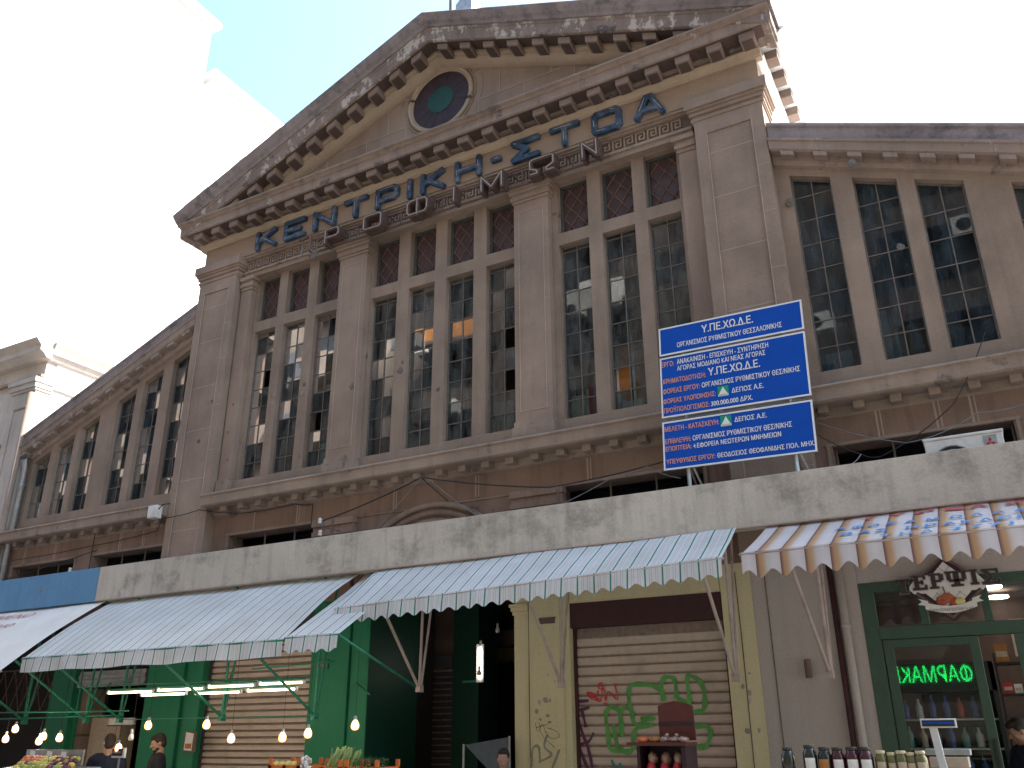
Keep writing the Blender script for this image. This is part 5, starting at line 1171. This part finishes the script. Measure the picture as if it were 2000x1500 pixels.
for i_, (x, l_, mt_) in enumerate([(-3.13, 'orange snack bag at the left end of the rack top', 'orangep'), (-3.02, 'brown snack bag second on the rack top', 'cardb'), (-2.92, 'clear pastry bag in the middle of the rack top', plast), (-2.83, 'knotted clear bag on the rack top', plast), (-2.75, 'clear bag at the right end of the rack top', plast)]):
    q = MB(); q.ball((x, 8.27, 1.535), (.055, .07, .032), mt_, 12, .18)
    if i_ in (2, 3): q.ball((x+.02, 8.27, 1.575), (.02, .02, .018), plast, 8, .4)
    single(q, 'snack_bag', l_, 'snack bag', (x, 8.27, 1.515), group='bags on the bread rack', smooth=True)
for i_, (x, l_) in enumerate([(-3.07, 'left red and clear bread bag on the rack shelf'), (-2.94, 'middle red and clear bread bag on the rack shelf'), (-2.82, 'right red and clear bread bag on the rack shelf')]):
    b = thing('bread_bag', l_, 'bread bag', (x, 8.25, 1.03), 'bags on the bread rack')
    q = MB(); q.ball((x, 8.27, 1.20), (.052, .06, .17), 'red', 14, .05); q.build('wrapper', b, smooth=True)
    q = MB(); q.ball((x+.01, 8.29, 1.375), (.045, .05, .06), plast, 12, .2); q.tube([(x-.03, 8.215, 1.27), (x+.02, 8.21, 1.29)], .008, 'white', 5); q.build('clear_top', b, smooth=True)
# tarpaulin at the passage
q = MB(); q.poly([(-5.30, 8.5, 1.50), (-4.66, 8.5, 1.55), (-4.62, 9.5, 1.62), (-5.6, 9.5, 1.62), (-5.05, 8.4, 1.25), (-4.6, 8.4, 1.0)], [(0, 1, 2, 3), (0, 4, 5, 1)], 'tarp')
tp = thing('stall_canvas', 'grey blue canvas sheet stretched beside the yellow pillar over the seated man', 'canvas', (-5.0, 9.0, 0))
q = MB(); q.poly([(-6.12, 9.75, 1.50), (-5.55, 9.6, 1.57), (-4.98, 9.6, 1.60), (-4.95, 10.35, 1.20), (-5.3, 10.4, 1.0), (-5.55, 10.3, 1.15)], [(0, 1, 2, 3, 4, 5)], 'tarp')
q.v = []; q.f = []; q.mi = []
q.prism([(-6.10, 1.47), (-5.47, 1.56), (-5.45, 1.0), (-5.55, 1.02), (-5.80, 1.22)], 'y', 9.90, 9.915, 'tarp')
q.build('sheet', tp)
q = MB(); q.tube([(-6.12, 9.9, 1.48), (-6.12, 9.9, 0)], .015, 'galv', 6); q.tube([(-5.47, 9.9, 1.57), (-5.47, 9.9, 0)], .012, 'galv', 6); q.build('pole', tp)
# left stall: benches and produce
FS = thing('fruit_stall', 'fruit stall table at the left under the striped awning', 'stall', (-10.8, 7.6, 0))
q = MB(); q.prism([(7.35, 1.14), (8.0, 1.24), (8.0, 1.18), (7.35, 1.08)], 'x', -12.1, -10.35, 'galv'); q.build('table_top', FS)
for x in (-12.05, -10.4):
    for y in (7.4, 7.95): q = MB(); q.box(x-.02, x+.02, y-.02, y+.02, 0, 1.1, 'galv'); q.build('leg', FS)
q = MB(); q.box(-11.95, -10.78, 8.02, 8.05, 1.25, 1.44, 'galv'); q.build('back_rail', FS)
fm_ = [plain('fruit_'+n, c, .35, var=.2, sc=20, spec=.5) for n, c in (('green', (.30, .34, .06)), ('red', (.22, .02, .03)), ('orange', (.62, .16, .06)), ('yellow', (.55, .42, .07)), ('plum', (.07, .012, .03)))]
random.seed(9); cn = ['green', 'dark red', 'orange', 'yellow', 'plum']; base_f = {}
rows_ = [(7.45, 1.20), (7.56, 1.235), (7.67, 1.27), (7.78, 1.30), (7.88, 1.325)]
n_f = 0
for ri, (y, z) in enumerate(rows_):
    for k in range(15):
        x = -11.32-.92*(y-7.45)+.074*k+random.uniform(-.010, .010)
        c_ = 2 if (k < 5 and ri > 2) else (3 if k < 2 else random.choice([0, 0, 1, 3, 4, 1, 4] if k > 8 else [0, 1, 3, 3, 0]))
        if c_ not in base_f:
            q = MB(); q.ball((0, 0, 0), (.042, .042, .038), fm_[c_], 12); o = q.build('fruit', None, smooth=True); base_f[c_] = o
        else: o = base_f[c_].copy(); COL.objects.link(o)
        o.location = (x, y, z+random.uniform(-.005, .012))
        ordn = ['first', 'second', 'third', 'fourth', 'fifth', 'sixth', 'seventh', 'eighth', 'ninth', 'tenth', 'eleventh', 'twelfth', 'thirteenth', 'fourteenth', 'last']
        tag(o, '%s fruit, %s from the left in the %s row of the heap' % (cn[c_], ordn[k], ['front', 'second', 'middle', 'fourth', 'rear'][ri]), 'fruit', 'heaped fruit on the left stall')
for x, z, l_ in ((-11.35, 1.40, 'left price card stuck among the fruit'), (-11.0, 1.395, 'middle price card stuck among the fruit'), (-10.72, 1.39, 'right price card stuck among the fruit')):
    q = MB(); q.prism([(x-.05, z-.03), (x+.05, z-.025), (x+.048, z+.028), (x-.045, z+.035)], 'y', 7.70, 7.703, 'white'); q.box(x-.003, x+.003, 7.703, 7.706, z-.12, z, 'frame'); single(q, 'price_card', l_, 'price card', (x, 7.7, z-.12), group='price cards')
# small scale beside the men
q = MB(); q.box(-10.42, -10.18, 8.18, 8.21, 1.34, 1.46, 'white'); q.box(-10.41, -10.215, 8.174, 8.18, 1.365, 1.45, 'black'); q.box(-10.40, -10.24, 8.171, 8.174, 1.395, 1.42, 'gcable'); q.box(-10.31, -10.29, 8.2, 8.22, 0.0, 1.34, 'galv')
single(q, 'stall_scale', 'small white framed scale display between the two men', 'scale', (-10.3, 8.2, 0), bevel=.003)
# crates right part of the stall
CR = []
def crate(x0, x1, z1, label):
    c_ = thing('plastic_crate', label, 'crate', ((x0+x1)/2, 7.3, z1-.25), 'orange plastic crates of the greengrocer')
    q_ = MB(); z0 = z1-.25
    for (a, b, c, d) in ((x0, x1, 7.15, 7.17), (x0, x1, 7.48, 7.5)):
        for z in (z0, z0+.07, z0+.14): q_.box(a, b, c, d, z, z+.045, 'orangep')
        for x in (x0, (x0+x1)/2-.015, x1-.04): q_.box(x, x+.04, c, d, z0+.001, z1 if x != (x0+x1)/2-.015 else z1-.06, 'orangep')
    for x in (x0, x1-.02):
        for z in (z0, z0+.07, z0+.14): q_.box(x, x+.02, 7.17, 7.48, z, z+.045, 'orangep')
    q_.box(x0+.02, x1-.02, 7.17, 7.48, z0, z0+.01, 'orangep'); q_.build('body', c_)
    return c_
crate(-6.73, -6.32, 1.385, 'orange crate of yellow fruit left of the garlic'); crate(-6.28, -5.80, 1.375, 'orange crate holding the spring onions'); crate(-5.76, -5.36, 1.375, 'orange crate of parsley at the right end of the stall')
for k in range(14):
    x = -6.68+.075*(k % 5); y = 7.21+.09*(k//5); o = base_f[3].copy(); COL.objects.link(o); o.location = (x, y, 1.315); tag(o, 'yellow fruit %s from the left in the %s row of the orange crate' % (['first', 'second', 'third', 'fourth', 'fifth'][k % 5], ['front', 'middle', 'rear'][k//5]), 'fruit', 'yellow fruit in the orange crate')
q = MB()
for k in range(60): 
    t = random.uniform(0, 6.28); rr = random.uniform(0, .07); q.ball((-6.235+rr*math.cos(t)*.8, 7.15+rr*math.sin(t)*.5, 1.33+random.uniform(-.12, .07)), (.018, .018, .022), 'cream' if random.random() < .3 else 'white', 7, .25)
single(q, 'garlic_string', 'pale bunch of garlic hanging between the orange crates', 'garlic', (-6.235, 7.15, 1.2), smooth=True)
leek = plain('leek_green', (.34, .38, .10), .5, var=.3, sc=20); leekw = plain('leek_tip', (.20, .26, .08), .5, var=.3); q = MB()
for k in range(46):
    x0 = -6.10+random.uniform(0, .24); y0 = 7.18+random.uniform(0, .2); x1 = x0+.10+random.uniform(-.03, .09); z1 = 1.44+random.uniform(-.03, .055); 
    q.tube([(x0, y0, 1.18), ((x0*2+x1)/3, y0+.01, 1.30), (x1, y0+random.uniform(-.02, .04), z1)], [.013, .012, .009], leek if k % 3 else leekw, 5)
single(q, 'spring_onion_bunch', 'upright bunch of spring onions in the middle crate', 'vegetables', (-6.0, 7.25, 1.15), smooth=True)
pars = plain('parsley_green', (.025, .075, .02), .6, var=.5, sc=40); q = MB()
for k in range(900):
    t = random.uniform(0, 6.28); rr = random.random()**.5; px, py, pz = -5.56+.19*rr*math.cos(t), 7.3+.14*rr*math.sin(t), 1.33+random.uniform(-.05, .085)*(1-.4*rr)
    d = [Vector((random.gauss(0, 1), random.gauss(0, 1), random.gauss(0, 1))).normalized()*random.uniform(.008, .018) for _ in range(2)]
    q.face([(px, py, pz), (px+d[0].x, py+d[0].y, pz+d[0].z), (px+d[1].x, py+d[1].y, pz+d[1].z)], pars)
single(q, 'parsley_bunch', 'dark green heap of parsley in the right crate', 'vegetables', (-5.56, 7.3, 1.28), merge=False)
BN = thing('stall_bench', 'low bench carrying the orange crates', 'bench', (-6.05, 7.32, 0))
q = MB(); q.box(-6.9, -5.3, 7.1, 7.55, 1.09, 1.12, 'galv'); q.build('bench_top', BN)
for x in (-6.85, -5.38):
    for y in (7.13, 7.5): q = MB(); q.box(x, x+.03, y, y+.03, 0, 1.09, 'galv'); q.build('leg', BN)
# things behind the left stall
q = MB(); q.box(-13.75, -13.01, 10.3, 10.6, 0, 1.89, 'cream'); q.box(-13.10, -13.09, 10.295, 10.3, .05, 1.85, 'lbrown'); single(q, 'wall_cabinet', 'tall cream cabinet behind the men in the left stall', 'cabinet', (-13.4, 10.45, 0), bevel=.005)
q = MB(); q.box(-13.97, -13.76, 10.15, 10.5, 0, 2.35, 'low'); q.box(-13.98, -13.75, 10.13, 10.52, 1.6, 1.64, 'dkbrown'); single(q, 'brown_column', 'brown stone column inside the left stall beside the cream cabinet', 'column', (-13.86, 10.3, 0))
q = MB(); q.box(-13.08, -12.48, 10.12, 10.15, 1.77, 1.87, 'white'); q.box(-13.1, -12.46, 10.11, 10.16, 1.75, 1.77, 'dkbrown'); single(q, 'white_board', 'pale strip board above the dark doorway behind the men', 'board', (-12.8, 10.13, 1.75))
q = MB()
for k in range(4): q.box(-13.87, -12.24, 10.0+.02*(k % 2), 10.06, 2.36+.065*k, 2.42+.065*k, 'galv')
single(q, 'rolled_shutter', 'half rolled grey shutter above the left stall doorway', 'shutter', (-13.05, 10.03, 2.36))
q = MB(); q.box(-11.11, -10.85, 9.955, 9.975, 1.37, 1.66, 'lbrown'); q.prism([(-11.08, 1.40), (-10.92, 1.39), (-10.91, 1.63), (-11.07, 1.65)], 'y', 9.948, 9.954, 'white'); q.box(-11.06, -10.93, 9.945, 9.948, 1.42, 1.49, 'cardb')
single(q, 'wall_plaque', 'small cream picture on a brown board fixed to the green pillar', 'plaque', (-10.98, 9.96, 1.37))
# stored goods behind the upper windows
def carton(x0, x1, y0, y1, z0, z1, mt_, label, name='cardboard_box', cat='box'):
    q_ = MB(); q_.box(x0, x1, y0, y1, z0, z1, mt_); q_.box(x0-.002, x0+.035, y0-.004, y1, z0-.0, z1-.02, 'white') if random.random() < .5 else None
    q_.box(x0+.1*(x1-x0), x1-.1*(x1-x0), y0-.003, y0-.0005, (z0+z1)/2, (z0+z1)/2+.02, 'joint'); single(q_, name, label, cat, ((x0+x1)/2, (y0+y1)/2, z0), bevel=.006)
zf = 4.92
carton(-3.97, -3.76, 10.27, 10.62, zf, 6.55, 'cardb', 'tall orange carton stack behind the middle right bay window, left part'); carton(-3.74, -3.50, 10.28, 10.62, zf, 6.45, 'cardb', 'orange carton stack behind the middle right bay window, right part')
carton(-3.9, -3.6, 10.24, 10.26, zf, 5.72, 'white', 'white panel at the foot of the orange cartons', 'panel', 'panel'); carton(-4.43, -4.2, 10.27, 10.6, zf, 6.05, 'red', 'red box low behind the first right bay window', 'red_box')
carton(-4.66, -4.46, 10.27, 10.6, zf, 5.95, 'white', 'white appliance low behind the first right bay window', 'appliance', 'appliance'); carton(-.45, -.12, 10.27, 10.6, zf, 6.02, 'cardb', 'orange carton behind the second right wing window')
carton(-.66, -.5, 10.24, 10.26, zf, 6.25, 'white', 'white panel beside the carton in the right wing', 'panel', 'panel'); carton(-1.25, -.95, 10.27, 10.6, zf, 5.85, 'white', 'white appliance behind the first right wing window', 'appliance', 'appliance')
carton(-6.3, -6.1, 10.27, 10.6, zf, 5.95, 'white', 'white case behind the third centre window', 'appliance', 'appliance'); carton(-5.9, -5.6, 10.3, 10.6, zf, 6.1, 'galv', 'grey case behind the fourth centre window', 'appliance', 'appliance')
carton(-9.2, -9.0, 10.27, 10.6, zf, 6.0, 'white', 'white board leaning behind the third left bay window', 'panel', 'panel')

# ================================================================== PEOPLE
def capsule(bm, a, b, ra, rb, n=12, flat=(1, 1)):
    a, b = Vector(a), Vector(b); d = b-a; L_ = d.length; q = d.to_track_quat('Z', 'Y') if L_ > 1e-6 else Matrix.Identity(3).to_quaternion()
    rings = []
    prof = [(-math.sin(t)*ra, math.cos(t)*ra) for t in [math.pi/2*k/4 for k in (4, 3, 2, 1, 0)]]+[(L_+math.sin(t)*rb, math.cos(t)*rb) for t in [math.pi/2*k/4 for k in (0, 1, 2, 3, 4)]]
    for z, rr in prof:
        rr = max(rr, .0008); rings.append([bm.verts.new(a+q @ Vector((rr*flat[0]*math.cos(t), rr*flat[1]*math.sin(t), z))) for t in [2*math.pi*k/n for k in range(n)]])
    for i in range(len(rings)-1):
        for k in range(n): bm.faces.new((rings[i][k], rings[i][(k+1) % n], rings[i+1][(k+1) % n], rings[i+1][k]))
    bm.faces.new(rings[0][::-1]); bm.faces.new(rings[-1])
def ell(bm, c, r_, rot=None, n=16):
    m_ = Matrix.Translation(c) @ (rot or Matrix.Identity(4)) @ Matrix.Diagonal((*r_, 1)); bmesh.ops.create_uvsphere(bm, u_segments=n, v_segments=n//2+2, radius=1, matrix=m_)
def remeshed(bm, name, mat, parent, vox, smooth_it=4):
    me = bpy.data.meshes.new(name); bmesh.ops.recalc_face_normals(bm, faces=bm.faces); bm.to_mesh(me); bm.free(); o = bpy.data.objects.new(name, me); COL.objects.link(o)
    m_ = o.modifiers.new('r', 'REMESH'); m_.mode = 'VOXEL'; m_.voxel_size = vox; m_.use_smooth_shade = True
    s_ = o.modifiers.new('s', 'SMOOTH'); s_.iterations = smooth_it; s_.factor = .5
    dg = bpy.context.evaluated_depsgraph_get(); nm_ = bpy.data.meshes.new_from_object(o.evaluated_get(dg)); o.modifiers.clear(); o.data = nm_; nm_.materials.clear(); nm_.materials.append(MT[mat] if isinstance(mat, str) else mat)
    for p in nm_.polygons: p.use_smooth = True
    if parent: o.parent = parent
    return o
def person(label, loc, facing, height=1.72, shirt='cloth_b', headpitch=0, arm='down', beard=False, hairlen=0, vox=.0085, printed=False):
    """facing: angle of the look direction from +X, counter-clockwise, degrees. Local frame: +X forward, +Y left."""
    s_ = height/1.72; p = thing('person', label, 'person', loc); p.rotation_euler = (0, 0, R(facing))
    V_ = lambda x, y, z: Vector((x*s_, y*s_, z*s_))
    hc_ = V_(.015, 0, 1.60); HR = Matrix.Rotation(R(headpitch), 4, 'Y')
    def hp(x, y, z): return hc_+(HR @ Vector((x*s_, y*s_, z*s_)))
    if arm == 'forward': elbows = [V_(.02, .24, 1.12), V_(.02, -.24, 1.12)]; wrists = [V_(.26, .16, 1.05), V_(.26, -.16, 1.05)]
    elif arm == 'low': elbows = [V_(.08, .25, 1.13), V_(.08, -.25, 1.13)]; wrists = [V_(.28, .14, .95), V_(.28, -.14, .95)]
    else: elbows = [V_(-.02, .25, 1.12), V_(-.02, -.25, 1.12)]; wrists = [V_(.06, .26, .86), V_(.06, -.26, .86)]
    bm = bmesh.new()
    # head: skull, face, jaw, nose, brows, lips, ears, neck
    ell(bm, hp(-.008, 0, .025), (.098*s_, .076*s_, .100*s_), HR); ell(bm, hp(.022, 0, -.03), (.072*s_, .062*s_, .088*s_), HR); ell(bm, hp(.052, 0, -.092), (.030*s_, .034*s_, .026*s_), HR)
    capsule(bm, hp(.088, 0, .018), hp(.112, 0, -.022), .009*s_, .014*s_); capsule(bm, hp(.082, .036, .026), hp(.088, .012, .024), .010*s_, .010*s_); capsule(bm, hp(.082, -.036, .026), hp(.088, -.012, .024), .010*s_, .010*s_)
    capsule(bm, hp(.090, .020, -.056), hp(.090, -.020, -.056), .008*s_, .008*s_); capsule(bm, hp(.084, .017, -.068), hp(.084, -.017, -.068), .009*s_, .009*s_)
    ell(bm, hp(.062, .040, -.018), (.028*s_, .022*s_, .024*s_), HR); ell(bm, hp(.062, -.040, -.018), (.028*s_, .022*s_, .024*s_), HR)
    for sd_ in (1, -1): ell(bm, hp(-.005, .078*sd_, -.008), (.018*s_, .008*s_, .030*s_), HR)
    capsule(bm, V_(-.02, 0, 1.42), hp(-.015, 0, -.05), .060*s_, .054*s_)
    capsule(bm, V_(0, .10, 1.38), V_(0, -.10, 1.38), .085*s_, .085*s_); capsule(bm, V_(0, 0, 1.30), V_(0, 0, 1.10), .13*s_, .12*s_, flat=(.8, 1.15)); capsule(bm, V_(0, 0, 1.1), V_(0, 0, .92), .12*s_, .14*s_, flat=(.8, 1.1))
    for i_, sd_ in enumerate((1, -1)):
        capsule(bm, V_(0, .185*sd_, 1.375), elbows[i_], .052*s_, .040*s_); capsule(bm, elbows[i_], wrists[i_], .039*s_, .026*s_)
        d = (wrists[i_]-elbows[i_]).normalized(); pal = wrists[i_]+d*.05*s_; capsule(bm, wrists[i_], pal, .026*s_, .034*s_, flat=(.6, 1.1)); sidev = d.cross(Vector((0, 0, 1))).normalized() if abs(d.z) < .9 else Vector((1, 0, 0))
        for k, ln in enumerate((.062, .070, .066, .052)):
            b_ = pal+sidev*((k-1.5)*.017*s_)+d*.022*s_; m_ = b_+d*ln*.55*s_+Vector((0, 0, -.004)); capsule(bm, b_, m_, .0085*s_, .008*s_, 8); capsule(bm, m_, m_+d*ln*.4*s_+Vector((0, 0, -.014*s_)), .008*s_, .007*s_, 8)
        tb = wrists[i_]+d*.02*s_+sidev*(.028*s_*(-1 if sd_ > 0 else 1)); capsule(bm, tb, tb+d*.045*s_+sidev*(.02*s_*(-1 if sd_ > 0 else 1)), .011*s_, .009*s_, 8)
        capsule(bm, V_(0, .09*sd_, .92), V_(.01, .10*sd_, .50), .082*s_, .055*s_); capsule(bm, V_(.01, .10*sd_, .50), V_(-.01, .10*sd_, .09), .055*s_, .036*s_); capsule(bm, V_(-.02, .10*sd_, .05), V_(.15, .115*sd_, .035), .040*s_, .034*s_)
    remeshed(bm, 'body', 'skin', p, vox)
    bm = bmesh.new(); e = .012
    capsule(bm, V_(0, .13, 1.385), V_(0, -.13, 1.385), .085*s_+e, .085*s_+e); capsule(bm, V_(0, 0, 1.31), V_(0, 0, 1.10), .145*s_+e, .135*s_+e, flat=(.82, 1.15)); capsule(bm, V_(0, 0, 1.1), V_(0, 0, .90), .135*s_+e, .145*s_+e, flat=(.82, 1.1))
    for i_, sd_ in enumerate((1, -1)): sh_ = V_(0, .185*sd_, 1.375); capsule(bm, sh_, sh_.lerp(elbows[i_], .72), .062*s_+e, .052*s_+e)
    remeshed(bm, 'shirt', shirt, p, .012, 3)
    bm = bmesh.new()
    capsule(bm, V_(0, .03, .92), V_(0, -.03, .92), .15*s_+.004, .15*s_+.004, flat=(.85, 1))
    for sd_ in (1, -1): capsule(bm, V_(0, .09*sd_, .92), V_(.01, .10*sd_, .50), .092*s_, .070*s_); capsule(bm, V_(.01, .10*sd_, .50), V_(-.01, .10*sd_, .11), .068*s_, .058*s_)
    remeshed(bm, 'trousers', 'denim', p, .014, 3)
    bm = bmesh.new()
    for sd_ in (1, -1): capsule(bm, V_(-.03, .10*sd_, .055), V_(.17, .118*sd_, .045), .052*s_, .044*s_)
    remeshed(bm, 'shoes', 'black', p, .012, 3)
    bm = bmesh.new()
    ell(bm, hp(-.020, 0, .048), (.098*s_, .083*s_, .092*s_), HR); ell(bm, hp(.035, 0, .085), (.060*s_, .062*s_, .040*s_), HR); ell(bm, hp(-.05, 0, .0), (.062*s_, .074*s_, .085*s_), HR)
    for sd_ in (1, -1): ell(bm, hp(.005, .066*sd_, .04), (.035*s_, .016*s_, .040*s_), HR)
    remeshed(bm, 'hair', 'hair', p, .007, 2)
    if beard:
        bm = bmesh.new(); ell(bm, hp(.052, 0, -.088), (.040*s_, .042*s_, .034*s_), HR)
        for sd_ in (1, -1): ell(bm, hp(.030, .046*sd_, -.062), (.030*s_, .014*s_, .030*s_), HR)
        capsule(bm, hp(.096, .018, -.046), hp(.096, -.018, -.046), .006*s_, .006*s_)
        remeshed(bm, 'beard', MT['hair'], p, .006, 2)
    q = MB()
    for sd_ in (1, -1): q.ball(tuple(hp(.0815, .030*sd_, .002)), .0085*s_, 'skin' if headpitch > 10 else 'white', 8); q.ball(tuple(hp(.0885, .030*sd_, .001)), .0045*s_, 'black', 8)
    me_o = q.build('eyes', None, smooth=True); me_o.parent = p
    if printed:
        q = MB(); q.box(.146*s_, .152*s_, -.09, .09, 1.18*s_, 1.24*s_, 'red'); q.box(.149*s_, .155*s_, -.08, .02, 1.20*s_, 1.27*s_, 'white'); o_ = q.build('shirt_print', None); o_.parent = p
    return p
# heads are placed by their height at the given distance
person('bearded man in a printed black T-shirt looking down beside the green pillar', (-10.45, 8.95, -.02), 238, 1.64, 'cloth_b', 16, 'forward', True, printed=True)
person('man in a dark shirt seen from behind at the fruit stall', (-10.84, 8.45, 0), 140, 1.62, 'cloth_n', 8, 'forward')
person('man with receding grey hair low in front of the canvas, only his face in view', (-5.02, 8.95, 0), 288, 1.44, 'denim', 0, 'down')
person('man in a navy shirt bending over inside the shop doorway', (-.02, 10.75, 0), 200, 1.70, 'cloth_n', 22, 'low')

# ================================================================== OPPOSITE SIDE OF THE STREET (lights and mirrors into the panes)
OB = thing('opposite_building', 'sunlit beige apartment house across the street, seen mirrored in the windows', 'building', (-5, -9, 0))
q = MB(); q.box(-90, 24, -16, -7, 0, 21.5, 'opp'); q.build('wall', OB)
random.seed(2)
for fl in range(6):
    z = 4.0+3.0*fl
    q = MB()
    for k in range(-8, 9): x = -31+6*k; q.box(x, x+3.4, -7, -5.9, z, z+.15, 'opp'); q.box(x, x+3.4, -5.95, -5.9, z+.15, z+1.0, 'cardb' if (k*5+fl*3) % 11 == 0 else ('white' if (k*3+fl) % 13 == 0 and x > -16 else 'opp'))
    q.build('balcony', OB)
    for k in range(-8, 9):
        x = -31+6*k; q = MB(); q.box(x+.4, x+1.5, -7.02, -6.97, z+.2, z+2.3, 'oppw'); q.box(x+2.0, x+3.0, -7.02, -6.97, z+.2, z+2.3, 'dkbrown'); q.box(x+4.1, x+5.1, -7.02, -6.97, z+.9, z+2.2, 'oppw'); q.build('window', OB)  # oppw windows: one even dark colour
ACP = [(-25.9, 16.0), (-18.6, 16.15), (-16.85, 13.1), (-11.6, 16.0), (-10.2, 16.1), (-3.15, 13.4), (1.3, 15.6)]
def ord_(i): return ['first', 'second', 'third', 'fourth', 'fifth', 'sixth', 'seventh'][i]
for i_, (x, z) in enumerate(ACP):
    q = MB(); q.box(x-.42, x+.42, -5.89, -5.55, z-.3, z+.3, 'acw'); q.prism([(x-.08+.22*math.cos(t), z+.22*math.sin(t)) for t in [2*math.pi*k/16 for k in range(16)]], 'y', -5.55, -5.54, 'black')
    single(q, 'wall_air_conditioner', 'white air conditioner across the street, %s from the left along that house' % ord_(i_), 'air conditioner', (x, -5.7, z-.3), group='air conditioners across the street')
NS = thing('pharmacy_neon', 'green neon ΦΑΡΜΑΚΕΙΟ sign across the street, mirrored in the shop door', 'neon sign', (-1.6, -6.9, 2.95))
q = MB(); add_text(q, 'ΦΑΡΜΑΚΕΙΟ', 'neon', (-.88, -6.86, 2.80), (-1, 0, 0), (0, 0, 1), 2.40, .42, .0, .0); q.build('neon_lettering', NS, merge=False)
q = MB(); q.box(-4.3, -.4, -6.98, -6.93, 2.65, 3.4, 'black'); q.build('backing', NS)
